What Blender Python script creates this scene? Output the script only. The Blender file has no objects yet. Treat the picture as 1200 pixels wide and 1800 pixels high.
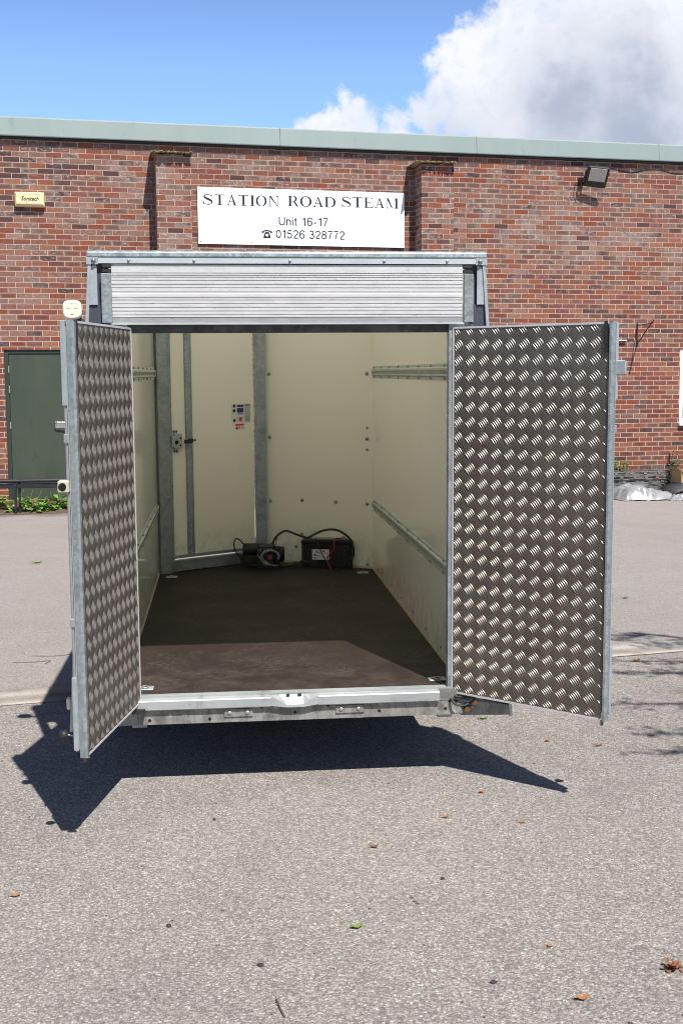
import bpy, bmesh, math, random
from mathutils import Vector, Matrix, Euler, Quaternion
R = math.radians
random.seed(7)
S = bpy.context.scene
COL = S.collection

# ------------------------------------------------------------------ camera, sun, sky
cam_d = bpy.data.cameras.new("camera")
cam = bpy.data.objects.new("camera", cam_d); COL.objects.link(cam)
F = Vector((0.09820704, 0.99040622, -0.09721572))
RT = Vector((0.9950028, -0.09949039, -0.00843097))
UP = Vector((0.01802212, 0.09590194, 0.99522762))
m = Matrix.Identity(4)
for i in range(3):
    m[i][0] = RT[i]; m[i][1] = UP[i]; m[i][2] = -F[i]
m.translation = Vector((-0.26906, -4.71307, 1.58284))
cam.matrix_world = m
cam_d.sensor_fit = 'VERTICAL'; cam_d.sensor_height = 36; cam_d.lens = 2071.81 / 1800 * 36
cam_d.clip_start = 0.05; cam_d.clip_end = 2000
S.camera = cam
S.view_settings.view_transform = 'Standard'; S.view_settings.look = 'None'
S.view_settings.exposure = 0.5; S.view_settings.gamma = 1
S.cycles.filter_width = 1.05
S.cycles.max_bounces = 10; S.cycles.diffuse_bounces = 6; S.cycles.glossy_bounces = 4

SUNV = Vector((0.2333, -0.6521, 1.0)).normalized()
sl = bpy.data.lights.new("sun", 'SUN'); sl.energy = 5.0; sl.angle = R(0.53); sl.color = (1, .955, .89)
so = bpy.data.objects.new("sun", sl); COL.objects.link(so)
so.rotation_euler = (-SUNV).to_track_quat('-Z', 'Y').to_euler(); so.location = (3, -8, 12)

class NT:
    """small node-tree helper"""
    def __init__(s, tree): s.t = tree; s.n = tree.nodes; s.l = tree.links
    def node(s, typ, **kw):
        n = s.n.new(typ)
        for k, v in kw.items(): setattr(n, k, v)
        return n
    def put(s, sock, v):
        if isinstance(v, bpy.types.NodeSocket): s.l.new(v, sock)
        elif v is not None: sock.default_value = v
    def m(s, op, a, b=None, c=None, clamp=False):
        n = s.node('ShaderNodeMath', operation=op); n.use_clamp = clamp
        for i, v in enumerate((a, b, c)):
            if v is not None: s.put(n.inputs[i], v)
        return n.outputs[0]
    def vm(s, op, a, b=None, out=0):
        n = s.node('ShaderNodeVectorMath', operation=op)
        s.put(n.inputs[0], a)
        if b is not None: s.put(n.inputs[1], b)
        return n.outputs[out]
    def xyz(s, x, y, z=0.0):
        n = s.node('ShaderNodeCombineXYZ')
        for i, v in enumerate((x, y, z)): s.put(n.inputs[i], v)
        return n.outputs[0]
    def sep(s, v):
        n = s.node('ShaderNodeSeparateXYZ'); s.put(n.inputs[0], v); return n.outputs
    def noise(s, v, scale, detail=4, rough=.5, dist=0.0):
        n = s.node('ShaderNodeTexNoise'); s.put(n.inputs['Vector'], v)
        n.inputs['Scale'].default_value = scale; n.inputs['Detail'].default_value = detail
        n.inputs['Roughness'].default_value = rough; n.inputs['Distortion'].default_value = dist
        return n.outputs['Fac']
    def vor(s, v, scale, feature='F1', out='Distance'):
        n = s.node('ShaderNodeTexVoronoi', feature=feature); s.put(n.inputs['Vector'], v)
        n.inputs['Scale'].default_value = scale; return n.outputs[out]
    def ramp(s, f, stops, interp='LINEAR'):
        n = s.node('ShaderNodeValToRGB'); n.color_ramp.interpolation = interp
        e = n.color_ramp.elements
        while len(e) < len(stops): e.new(0.5)
        for i, (p, c) in enumerate(stops):
            e[i].position = p; e[i].color = (c, c, c, 1) if isinstance(c, (int, float)) else (*c, 1)
        s.put(n.inputs[0], f); return n.outputs[0]
    def mix(s, f, a, b, mode='MIX'):
        n = s.node('ShaderNodeMix', data_type='RGBA', blend_type=mode)
        s.put(n.inputs[0], f)
        for i, v in ((6, a), (7, b)):
            if isinstance(v, tuple): v = (*v, 1) if len(v) == 3 else v
            s.put(n.inputs[i], v)
        return n.outputs[2]
    def sstep(s, v, a, b):
        n = s.node('ShaderNodeMapRange', interpolation_type='SMOOTHSTEP')
        s.put(n.inputs[0], v); n.inputs[1].default_value = a; n.inputs[2].default_value = b
        return n.outputs[0]

W = bpy.data.worlds.new("World"); S.world = W; W.use_nodes = True
w = NT(W.node_tree); w.n.clear()
sky = w.node('ShaderNodeTexSky', sky_type='NISHITA'); sky.sun_disc = False
sky.sun_elevation = math.asin(SUNV.z); sky.sun_rotation = math.atan2(SUNV.x, SUNV.y)
sky.air_density = 1.0; sky.dust_density = 0.3; sky.ozone_density = 2.0; sky.altitude = 50
tc = w.node('ShaderNodeTexCoord')
gx, gy, gz = w.sep(tc.outputs['Generated'])
yy = w.m('MAXIMUM', gy, 0.02)
P = w.xyz(w.m('DIVIDE', gx, yy), w.m('DIVIDE', gz, yy))
n1 = w.noise(P, 16, 9, .58, .3); n2 = w.noise(P, 55, 7, .6, .2)
disp = w.m('ADD', w.m('MULTIPLY', w.m('SUBTRACT', n1, .5), .075), w.m('MULTIPLY', w.m('SUBTRACT', n2, .5), .034))
def circ(u, v, r): return w.m('SUBTRACT', r, w.vm('DISTANCE', P, (u, v, 0), out=1))
big = [(.300, .262, .085), (.235, .262, .052), (.262, .296, .050), (.203, .262, .030), (.205, .235, .032), (.345, .305, .085), (.42, .26, .1), (.25, .235, .055), (.225, .298, .022)]
small = [(.116, .236, .015), (.128, .234, .015), (.102, .228, .016), (.083, .222, .015), (.072, .221, .012), (.143, .233, .014), (.157, .236, .010), (.128, .222, .022), (.170, .230, .026), (.150, .216, .030), (.188, .240, .026), (.10, .212, .028), (.068, .214, .014)]
fld = None
for c in big + small:
    d = circ(*c); fld = d if fld is None else w.m('SMOOTH_MAX', fld, d, .008)
fld2 = w.m('ADD', fld, disp)
mask = w.m('MULTIPLY', w.sstep(fld2, -.003, .011), w.m('GREATER_THAN', gy, .05))
core = w.m('ADD', w.sstep(w.m('ADD', circ(.33, .222, .082), w.m('MULTIPLY', disp, 1.2)), -.045, .045), w.m('MULTIPLY', w.sstep(w.m('ADD', circ(.19, .215, .03), disp), -.02, .03), .6), clamp=True)
n3 = w.noise(P, 13, 6, .55)
sh = w.m('MULTIPLY', core, w.m('ADD', .55, w.m('MULTIPLY', w.sstep(n3, .3, .62), .45)))
ccol = w.mix(w.sstep(w.m('ADD', fld, w.m('MULTIPLY', disp, .8)), .0, .05), (.58, .62, .70), (.66, .68, .73))
ccol = w.mix(w.m('MULTIPLY', w.sstep(n1, .46, .62), .8), ccol, (.70, .71, .735))
ccol = w.mix(w.m('MULTIPLY', sh, .85), ccol, (.27, .315, .42))
ccol = w.mix(w.m('MULTIPLY', w.sstep(n2, .52, .40), w.m('MULTIPLY', w.m('SUBTRACT', 1, sh), .28)), ccol, (.46, .51, .62))
bg1 = w.node('ShaderNodeBackground'); bg1.inputs[1].default_value = 0.10
elev = w.m('MAXIMUM', gz, 0.0)
fall = w.ramp(w.m('MULTIPLY', elev, 1.0), [(.0, 1.08), (.26, 1.05), (.50, .40), (1.0, .24)])
w.l.new(w.mix(1.0, w.mix(1.0, sky.outputs[0], (1.06, 1.18, 1.44), 'MULTIPLY'), fall, 'MULTIPLY'), bg1.inputs[0])
bg2 = w.node('ShaderNodeBackground'); bg2.inputs[1].default_value = 1.0; w.l.new(ccol, bg2.inputs[0])
ms = w.node('ShaderNodeMixShader'); w.l.new(mask, ms.inputs[0]); w.l.new(bg1.outputs[0], ms.inputs[1]); w.l.new(bg2.outputs[0], ms.inputs[2])
wo = w.node('ShaderNodeOutputWorld'); w.l.new(ms.outputs[0], wo.inputs[0])

# ------------------------------------------------------------------ materials
def mat(name, col=(.5, .5, .5), rough=.5, metal=0.0, fn=None, **kw):
    M = bpy.data.materials.new(name); M.use_nodes = True
    t = NT(M.node_tree); b = t.n['Principled BSDF']
    b.inputs['Base Color'].default_value = (*col, 1); b.inputs['Roughness'].default_value = rough
    b.inputs['Metallic'].default_value = metal
    for k, v in kw.items(): b.inputs[k].default_value = v
    if fn: fn(t, b)
    return M
def objco(t): return t.node('ShaderNodeTexCoord').outputs['Object']
def bump(t, b, h, strength=.5, dist=.005):
    n = t.node('ShaderNodeBump'); n.inputs['Strength'].default_value = strength; n.inputs['Distance'].default_value = dist
    t.l.new(h, n.inputs['Height']); t.l.new(n.outputs[0], b.inputs['Normal'])

def varied(c1, c2, scale, r1=.4, r2=.6, spots=None, stretch=(1, 1, 1), bmp=.0):
    def fn(t, b):
        v = t.vm('MULTIPLY', objco(t), stretch)
        f = t.noise(v, scale, 6, .6)
        g = t.ramp(f, [(.3, 0.0), (.7, 1.0)])
        c = t.mix(g, c1, c2)
        if spots:
            f2 = t.noise(v, scale * 2.7, 5, .7)
            c = t.mix(t.sstep(f2, .60, .70), c, spots)
        t.l.new(c, b.inputs['Base Color'])
        t.l.new(t.m('ADD', t.m('MULTIPLY', t.noise(v, scale * 1.7, 5, .6), r2 - r1), r1), b.inputs['Roughness'])
        if bmp: bump(t, b, f, .4, bmp)
    return fn

def galv_fn(t, b):
    v = objco(t)
    vo = t.vor(v, 95, out='Color'); a = t.sep(vo)[0]
    n = t.noise(v, 9, 5, .6)
    c = t.mix(t.m('MULTIPLY', a, .55), (.27, .315, .33), (.46, .50, .52))
    c = t.mix(t.sstep(n, .45, .75), c, (.20, .225, .235))
    t.l.new(c, b.inputs['Base Color'])
    t.l.new(t.m('ADD', t.m('MULTIPLY', a, .18), .38), b.inputs['Roughness'])
    bump(t, b, t.noise(v, 60, 3), .12, .003)
M = {}
M['galv'] = mat('galvanised_steel', metal=.55, fn=galv_fn)
M['galv_bright'] = mat('galvanised_bright', metal=.45, fn=varied((.36, .41, .44), (.47, .52, .55), 30, .4, .55, (.30, .34, .36)))
M['rail'] = mat('zinc_plated_rail', metal=.25, fn=varied((.42, .46, .43), (.52, .56, .52), 30, .4, .55, (.34, .37, .35)))
M['slot'] = mat('slot_shadow_grey', (.09, .095, .09), .8)
M['galv_white'] = mat('mill_aluminium', metal=.35, fn=varied((.50, .56, .60), (.60, .66, .70), 12, .35, .5, (.52, .53, .52), (1, 1, 3)))
M['alu'] = mat('aluminium_slat', metal=.35, fn=varied((.62, .62, .635), (.75, .75, .76), 10, .3, .5, (.50, .50, .50), (1, 1, 4)))
M['alu_dull'] = mat('aluminium_dull', metal=.6, fn=varied((.36, .36, .36), (.48, .48, .49), 14, .4, .55, (.26, .26, .26), (1, 1, 3)))
M['header'] = mat('grimy_header_steel', metal=.3, fn=varied((.05, .055, .055), (.13, .14, .14), 22, .5, .7, (.20, .21, .2), (1, 1, 1)))
def cross_fn(t, b):
    v = objco(t)
    streak = t.noise(t.vm('MULTIPLY', v, (22, 1, 9)), 1, 7, .7)
    n = t.noise(v, 7, 6, .6)
    c = t.mix(t.sstep(streak, .38, .62), (.17, .165, .155), (.30, .295, .285))
    c = t.mix(t.sstep(n, .52, .66), c, (.14, .125, .11))
    c = t.mix(t.sstep(t.noise(v, 33, 4, .7), .62, .7), c, (.46, .46, .45))
    t.l.new(c, b.inputs['Base Color']); b.inputs['Roughness'].default_value = .62
M['cross'] = mat('weathered_crossmember', metal=.25, fn=cross_fn)
def step_fn(t, b):
    v = objco(t)
    n = t.noise(v, 11, 6, .65)
    c = t.mix(t.sstep(t.noise(v, 3.2, 5, .6), .35, .7), (.33, .36, .37), (.44, .465, .475))
    c = t.mix(t.sstep(n, .56, .70), c, (.26, .26, .235))
    c = t.mix(t.sstep(t.noise(v, 90, 3, .6), .68, .74), c, (.16, .15, .14))
    t.l.new(c, b.inputs['Base Color']); b.inputs['Roughness'].default_value = .45
M['step'] = mat('worn_step_aluminium', metal=.3, fn=step_fn)
def tread_fn(t, b):
    v = objco(t)
    n = t.noise(v, 5, 6, .65); n2 = t.noise(t.vm('MULTIPLY', v, (1, 1, .35)), 18, 5, .7)
    c = t.mix(t.sstep(n, .3, .7), (.150, .130, .112), (.215, .190, .165))
    c = t.mix(t.sstep(n2, .55, .72), c, (.10, .072, .05))
    c = t.mix(t.sstep(t.noise(v, 55, 4, .6), .62, .72), c, (.075, .064, .055))
    t.l.new(c, b.inputs['Base Color'])
    t.l.new(t.m('ADD', t.m('MULTIPLY', n2, .22), .34), b.inputs['Roughness'])
    bump(t, b, t.noise(v, 240, 3, .6), .10, .001)
M['tread'] = mat('five_bar_tread_plate', metal=.7, fn=tread_fn)
M['bars'] = mat('rubbed_tread_bars', metal=.72, fn=varied((.165, .150, .134), (.235, .217, .197), 16, .36, .52, (.09, .075, .06)))
def cream_fn(t, b):
    v = objco(t)
    n = t.noise(v, 2.5, 6, .55)
    c = t.mix(n, (.83, .815, .715), (.87, .855, .765))
    z = t.sep(v)[2]
    grime = t.m('MULTIPLY', t.sstep(z, .75, .38), t.sstep(t.noise(v, 14, 6, .65), .38, .7))
    c = t.mix(t.m('MULTIPLY', grime, .55), c, (.42, .34, .22))
    c = t.mix(t.m('MULTIPLY', t.sstep(t.noise(t.vm('MULTIPLY', v, (1, 1, .25)), 21, 5, .75), .66, .74), .35), c, (.45, .38, .24))
    scf = t.m('MULTIPLY', t.sstep(t.noise(t.vm('MULTIPLY', v, (1, .5, 5)), 16, 7, .8), .66, .74), t.sstep(t.noise(v, 2.2, 4), .50, .62))
    c = t.mix(t.m('MULTIPLY', scf, .45), c, (.40, .36, .28))
    t.l.new(c, b.inputs['Base Color'])
    b.inputs['Roughness'].default_value = .09
    b.inputs['Specular IOR Level'].default_value = .5
    bump(t, b, t.noise(v, 4, 2, .5), .03, .004)
M['cream'] = mat('cream_grp_panel', fn=cream_fn)
def roof_mat():
    Mt = bpy.data.materials.new('translucent_roof_sheet'); Mt.use_nodes = True
    t = NT(Mt.node_tree); t.n.clear()
    a = t.node('ShaderNodeBsdfTranslucent'); a.inputs[0].default_value = (.62, .60, .50, 1)
    d = t.node('ShaderNodeBsdfDiffuse'); d.inputs[0].default_value = (.75, .74, .66, 1)
    t.l.new(t.mix(t.noise(objco(t), 3, 4), (.70, .685, .61), (.76, .745, .665)), a.inputs[0])
    x = t.node('ShaderNodeMixShader'); x.inputs[0].default_value = .15
    t.l.new(a.outputs[0], x.inputs[1]); t.l.new(d.outputs[0], x.inputs[2])
    o = t.node('ShaderNodeOutputMaterial'); t.l.new(x.outputs[0], o.inputs[0]); return Mt
M['roof'] = roof_mat()
def floor_fn(t, b):
    v = objco(t)
    n = t.noise(v, 3, 7, .6)
    c = t.mix(n, (.014, .0092, .0078), (.032, .0225, .0190))
    sc = t.m('MULTIPLY', t.sstep(t.noise(t.vm('MULTIPLY', v, (1, 2.0, 1)), 34, 8, .8), .50, .68), t.sstep(t.noise(v, 3.5, 5, .6), .44, .60))
    c = t.mix(t.m('MULTIPLY', sc, .8), c, (.14, .112, .092))
    dust = t.m('MULTIPLY', t.sstep(t.sep(v)[1], 1.1, .05), t.sstep(t.noise(v, 9, 6, .7), .35, .75))
    c = t.mix(t.m('MULTIPLY', dust, .42), c, (.11, .088, .075))
    sp = t.sstep(t.vor(v, 60), .10, .04)
    c = t.mix(t.m('MULTIPLY', sp, t.sstep(t.noise(v, 11, 2), .55, .62)), c, (.42, .39, .34))
    t.l.new(c, b.inputs['Base Color'])
    b.inputs['Specular IOR Level'].default_value = .2
    t.l.new(t.m('ADD', t.m('MULTIPLY', n, .25), .5), b.inputs['Roughness'])
    bump(t, b, t.noise(v, 130, 3, .6), .15, .0015)
M['floor'] = mat('phenolic_plywood', fn=floor_fn)
M['edge_wood'] = mat('grubby_sealant_edge', fn=varied((.30, .22, .13), (.46, .38, .27), 30, .6, .8, (.14, .08, .05)))
M['black'] = mat('black_rubber', fn=varied((.012, .012, .013), (.03, .03, .031), 40, .45, .7))
M['dark'] = mat('dark_plastic', fn=varied((.005, .005, .006), (.011, .0115, .0125), 20, .55, .75))
M['flap'] = mat('dark_blue_grey_panel', fn=varied((.035, .042, .058), (.06, .07, .09), 8, .45, .6))
M['ext'] = mat('grey_exterior_panel', fn=varied((.35, .38, .41), (.48, .51, .53), 5, .4, .55))
M['white_lamp'] = mat('cream_lamp_lens', (.80, .76, .58), .25, fn=varied((.78, .74, .56), (.86, .82, .66), 30, .2, .35))
M['orange'] = mat('orange_plug', (.55, .26, .10), .5)
M['redlens'] = mat('red_lens', (.45, .02, .02), .25)
M['rust'] = mat('rusty_steel', metal=.3, fn=varied((.16, .10, .06), (.30, .20, .12), 60, .6, .8, (.08, .05, .04)))
M['chrome'] = mat('bright_plated_steel', (.72, .73, .74), .25, .95)
M['void'] = mat('hole_black', (.004, .004, .004), .9)
M['beige'] = mat('beige_plastic', fn=varied((.44, .40, .31), (.56, .51, .41), 60, .4, .5, (.25, .2, .14)))

# writing / sticker colours
M['ink'] = mat('black_ink', fn=varied((.012, .012, .013), (.02, .02, .022), 50, .4, .5))
M['sign'] = mat('white_sign_sheet', fn=varied((.83, .85, .89), (.88, .89, .92), 3, .35, .45, (.76, .79, .84)))
M['st_blue'] = mat('sticker_blue', (.035, .035, .16), .35)
M['st_white'] = mat('sticker_white', (.66, .67, .68), .35)
M['st_black'] = mat('sticker_black', (.02, .02, .025), .35)
M['st_red'] = mat('sticker_red', (.60, .04, .03), .35)
M['st_grey'] = mat('sticker_grey', (.42, .45, .42), .35)

def brick_fn(t, b):
    v = objco(t); x, y, z = t.sep(v)
    # hand-laid irregularity
    x = t.m('ADD', x, t.m('MULTIPLY', t.m('SUBTRACT', t.noise(v, 6, 2), .5), .008))
    z0 = t.m('ADD', z, t.m('MULTIPLY', t.m('SUBTRACT', t.noise(v, 4, 2), .5), .008))
    s = t.m('SUBTRACT', x, y)
    rowf = t.m('DIVIDE', z0, .075); row = t.m('FLOOR', rowf)
    jit = t.node('ShaderNodeTexWhiteNoise', noise_dimensions='1D'); t.l.new(row, jit.inputs['W'])
    off = t.m('ADD', t.m('MULTIPLY', t.m('MODULO', t.m('ABSOLUTE', row), 2.0), .5), t.m('MULTIPLY', jit.outputs[0], .07))
    colf = t.m('ADD', t.m('DIVIDE', s, .225), off); colm = t.m('FLOOR', colf)
    fx = t.m('MULTIPLY', t.m('FRACT', colf), .225); fz = t.m('MULTIPLY', t.m('FRACT', rowf), .075)
    dx = t.m('MINIMUM', fx, t.m('SUBTRACT', .225, fx)); dz = t.m('MINIMUM', fz, t.m('SUBTRACT', .075, fz))
    d = t.m('SMOOTH_MIN', dx, dz, .004)
    edge = t.m('MULTIPLY', t.m('SUBTRACT', t.noise(v, 45, 4, .65), .5), .0055)
    d = t.m('ADD', d, edge)
    isb = t.sstep(d, .0030, .0052)
    wn = t.node('ShaderNodeTexWhiteNoise', noise_dimensions='2D'); t.l.new(t.xyz(colm, row), wn.inputs['Vector'])
    wn2 = t.node('ShaderNodeTexWhiteNoise', noise_dimensions='2D'); t.l.new(t.xyz(t.m('ADD', colm, 37.3), t.m('ADD', row, 11.1)), wn2.inputs['Vector'])
    h = t.sstep(z, 2.2, 4.6)    # the upper courses are greyer and more whitened
    base = t.ramp(wn.outputs[0], [(0, (.26, .085, .050)), (.14, (.31, .11, .062)), (.26, (.33, .135, .085)), (.40, (.25, .085, .065)), (.52, (.35, .165, .105)), (.64, (.23, .09, .075)), (.76, (.28, .15, .105)), (.88, (.10, .055, .05)), (.94, (.15, .075, .065)), (.97, (.20, .14, .12))], 'CONSTANT')
    grey = t.ramp(wn2.outputs[0], [(0, (.20, .085, .062)), (.25, (.24, .115, .085)), (.5, (.28, .165, .125)), (.84, (.105, .06, .055)), (.93, (.26, .19, .15))], 'CONSTANT')
    c = t.mix(t.m('MULTIPLY', h, t.sstep(wn2.outputs[0], .25, .6)), base, grey)
    nn = t.noise(t.vm('MULTIPLY', v, (1, 1, 2)), 22, 6, .65)
    c = t.mix(1.0, c, t.ramp(nn, [(.3, .60), (.7, 1.10)]), 'MULTIPLY')
    fine = t.noise(v, 170, 3, .6)
    c = t.mix(1.0, c, t.ramp(fine, [(.3, .82), (.7, 1.16)]), 'MULTIPLY')
    # dark flashed cores and white efflorescence
    cz = t.m('DIVIDE', t.m('ABSOLUTE', t.m('SUBTRACT', fz, .0375)), .03); cx = t.m('DIVIDE', t.m('ABSOLUTE', t.m('SUBTRACT', fx, .1125)), .1)
    core_ = t.m('MULTIPLY', t.sstep(t.m('MAXIMUM', cz, cx), 1.0, .6), t.sstep(wn2.outputs[0], .66, .70))
    c = t.mix(t.m('MULTIPLY', core_, .6), c, (.10, .052, .05))
    bl = t.noise(t.vm('MULTIPLY', v, (1, 1, .8)), 1.1, 5, .6); bl2 = t.noise(v, 13, 5, .6)
    eff = t.m('MULTIPLY', t.sstep(t.m('ADD', bl, t.m('MULTIPLY', bl2, .42)), .64, .86), t.m('ADD', t.m('MULTIPLY', h, .72), .22))
    c = t.mix(t.m('MULTIPLY', eff, t.m('MULTIPLY', t.sstep(wn.outputs[0], .15, .75), .62)), c, (.36, .295, .265))
    smear = t.noise(t.vm('MULTIPLY', v, (1, 1, 2.2)), 17, 6, .7)
    spot = t.m('MULTIPLY', t.sstep(smear, .52, .66), t.m('MULTIPLY', t.sstep(wn.outputs[0], .66, .72), t.m('ADD', t.m('MULTIPLY', h, .7), .3)))
    c = t.mix(t.m('MULTIPLY', spot, .85), c, (.50, .44, .42))
    mort = t.mix(t.noise(v, 5, 5), (.46, .34, .27), (.57, .44, .365))
    mort = t.mix(t.m('MULTIPLY', h, .55), mort, (.37, .28, .235))
    c = t.mix(1.0, c, (.84, .80, .78), 'MULTIPLY')
    c = t.mix(isb, mort, c)
    base_d = t.sstep(t.m('ADD', z, t.m('MULTIPLY', bl2, .3)), .45, .10)
    c = t.mix(t.m('MULTIPLY', base_d, .45), c, (.10, .085, .06))
    t.l.new(c, b.inputs['Base Color']); b.inputs['Roughness'].default_value = .88
    b.inputs['Specular IOR Level'].default_value = .25
    bump(t, b, t.m('ADD', isb, t.m('MULTIPLY', nn, .5)), .55, .006)
M['brick'] = mat('red_stock_brickwork', fn=brick_fn)
M['mortar_cap'] = mat('ragged_mortar_cap', fn=varied((.20, .14, .08), (.34, .25, .14), 12, .8, .95, (.42, .34, .22), bmp=.01))
M['fascia'] = mat('pale_green_fascia', fn=varied((.215, .265, .250), (.245, .30, .282), 1.6, .42, .55, (.20, .245, .23), (1, 1, .3)))
M['door_green'] = mat('dark_green_door', fn=varied((.038, .052, .034), (.052, .066, .044), 3, .40, .55, (.030, .040, .028), (1, 1, .3)))
M['frame_green'] = mat('dark_green_frame', (.025, .040, .028), .45)
M['upvc'] = mat('white_upvc', fn=varied((.80, .81, .82), (.86, .87, .88), 6, .3, .4))
M['glass'] = mat('dark_window_glass', (.02, .022, .026), .06, 0.0, **{'Specular IOR Level': .8})
M['alarm'] = mat('yellowed_cream_plastic', fn=varied((.74, .58, .32), (.80, .66, .40), 8, .4, .5))
M['flood_body'] = mat('black_powder_coat', fn=varied((.008, .008, .009), (.02, .02, .021), 40, .35, .5))
M['flood_glass'] = mat('frosted_lamp_glass', fn=varied((.42, .385, .33), (.52, .48, .42), 9, .25, .35))

def asphalt_fn(t, b):
    v = objco(t); x, y, z = t.sep(v)
    def layer(sc):
        c = t.node('ShaderNodeTexVoronoi', feature='F1'); t.put(c.inputs['Vector'], t.vm('ADD', v, t.vm('MULTIPLY', t.node('ShaderNodeTexNoise').outputs['Color'], (0, 0, 0))))
        c.inputs['Scale'].default_value = sc; c.inputs['Randomness'].default_value = 1
        return c
    a = layer(140); c1 = t.sep(a.outputs['Color'])
    e = layer(330); c2 = t.sep(e.outputs['Color'])
    stone = t.ramp(c1[0], [(0, (.16, .145, .138)), (.18, (.235, .214, .204)), (.42, (.325, .298, .284)), (.65, (.39, .356, .338)), (.82, (.46, .427, .41)), (.93, (.58, .55, .53)), (.985, (.72, .70, .68))], 'CONSTANT')
    fine = t.ramp(c2[1], [(0, (.19, .175, .168)), (.35, (.30, .276, .264)), (.7, (.40, .37, .355)), (.93, (.55, .52, .50))], 'CONSTANT')
    c = t.mix(.36, stone, fine)
    gap = t.sstep(a.outputs['Distance'], .50, .72)
    c = t.mix(t.m('MULTIPLY', gap, .5), c, (.13, .121, .113))
    big_ = t.noise(v, .45, 7, .62); med = t.noise(v, 2.6, 8, .7)
    c = t.mix(1.0, c, t.ramp(t.m('ADD', t.m('MULTIPLY', big_, .55), t.m('MULTIPLY', med, .45)), [(.34, (.79, .785, .765)), (.66, (1.08, 1.07, 1.04))]), 'MULTIPLY')
    st_n = t.m('MULTIPLY', t.sstep(t.noise(v, 1.15, 7, .62), .60, .72), .22)
    c = t.mix(st_n, c, (.13, .12, .11))
    oil = t.m('MULTIPLY', t.sstep(t.m('ADD', t.vor(v, .9), t.m('MULTIPLY', t.noise(v, 14, 4), .10)), .125, .085), .5)
    c = t.mix(oil, c, (.12, .11, .10))
    # tarry dark specks
    sp = t.m('MULTIPLY', t.sstep(t.vor(v, 17), .16, .09), t.sstep(t.noise(v, 9, 3), .60, .64))
    c = t.mix(t.m('MULTIPLY', sp, .8), c, (.03, .028, .03))
    # the yard strip beyond the kerb is a finer, more even surface; earth creeps out at the wall
    far = t.sstep(t.m('SUBTRACT', y, t.m('MULTIPLY', x, .194)), 1.9, 2.2)
    c = t.mix(t.m('MULTIPLY', far, .35), c, (.35, .322, .31))
    wl = t.m('SUBTRACT', t.m('SUBTRACT', y, t.m('MULTIPLY', x, .1253)), 12.0)
    dirt = t.sstep(t.m('ADD', wl, t.m('MULTIPLY', t.noise(v, 2.5, 6, .65), 1.4)), .35, 1.1)
    c = t.mix(t.m('MULTIPLY', dirt, .8), c, (.13, .095, .07))
    t.l.new(c, b.inputs['Base Color']); b.inputs['Roughness'].default_value = .85
    b.inputs['Specular IOR Level'].default_value = .3
    hgt = t.m('ADD', t.m('MULTIPLY', a.outputs['Distance'], -1), t.m('MULTIPLY', c2[0], .35))
    bump(t, b, hgt, .55, .006)
M['asphalt'] = mat('pale_worn_asphalt', fn=asphalt_fn)
def kerb_fn(t, b):
    v = objco(t)
    n = t.noise(v, 9, 7, .65)
    c = t.mix(n, (.32, .29, .26), (.46, .42, .38))
    c = t.mix(t.sstep(t.noise(v, 120, 3), .55, .7), c, (.17, .155, .135))
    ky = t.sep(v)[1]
    c = t.mix(t.m('MULTIPLY', t.m('MULTIPLY', t.sstep(ky, .05, .10), t.sstep(ky, .19, .15)), .5), c, (.15, .125, .10))  # brownish gutter band: the groove's shade painted into the colour, along with dirt
    c = t.mix(t.m('MULTIPLY', t.sstep(t.noise(v, 2.5, 5), .52, .64), .5), c, (.17, .135, .11))
    t.l.new(c, b.inputs['Base Color']); b.inputs['Roughness'].default_value = .9
    bump(t, b, t.noise(v, 160, 4), .4, .004)
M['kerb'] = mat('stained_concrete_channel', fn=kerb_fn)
M['soil'] = mat('dry_soil', fn=varied((.055, .038, .026), (.12, .085, .06), 18, .9, 1.0, (.2, .16, .12), bmp=.02))
def leaf_mat(name, c1, c2, tr=.3):
    def fn(t, b):
        f = t.noise(objco(t), 3.0, 5, .6)
        t.l.new(t.mix(t.ramp(f, [(.3, 0.), (.7, 1.)]), c1, c2), b.inputs['Base Color'])
        b.inputs['Roughness'].default_value = .5
        tb = t.node('ShaderNodeBsdfTranslucent'); t.l.new(t.mix(f, c1, c2), tb.inputs[0])
        ms_ = t.node('ShaderNodeMixShader'); ms_.inputs[0].default_value = tr
        out = t.n['Material Output']
        t.l.new(b.outputs[0], ms_.inputs[1]); t.l.new(tb.outputs[0], ms_.inputs[2]); t.l.new(ms_.outputs[0], out.inputs[0])
    return mat(name, fn=fn)
M['weed'] = leaf_mat('weed_leaf', (.10, .24, .035), (.22, .40, .07))
M['foliage'] = leaf_mat('tree_leaf', (.04, .085, .02), (.09, .15, .035))
M['bark'] = mat('bark', fn=varied((.07, .055, .042), (.14, .115, .09), 8, .9, 1, stretch=(1, 1, .2), bmp=.02))
M['leaf_brown'] = mat('dead_leaf_brown', fn=varied((.16, .06, .03), (.26, .11, .05), 60, .6, .8))
M['leaf_orange'] = mat('dead_leaf_orange', fn=varied((.26, .12, .05), (.42, .21, .09), 60, .6, .8))
M['leaf_green'] = mat('fresh_leaf_green', fn=varied((.13, .20, .05), (.20, .28, .08), 60, .5, .7))
M['stone_dark'] = mat('dark_pebble', fn=varied((.015, .015, .018), (.04, .04, .045), 80, .5, .8))
M['tar'] = mat('tar_black_steel', metal=.2, fn=varied((.012, .013, .018), (.03, .032, .04), 20, .35, .5))
M['rail_iron'] = mat('grey_slotted_metal', metal=.2, fn=varied((.07, .07, .065), (.24, .235, .22), 7, .6, .8, (.05, .035, .025)))
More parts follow.
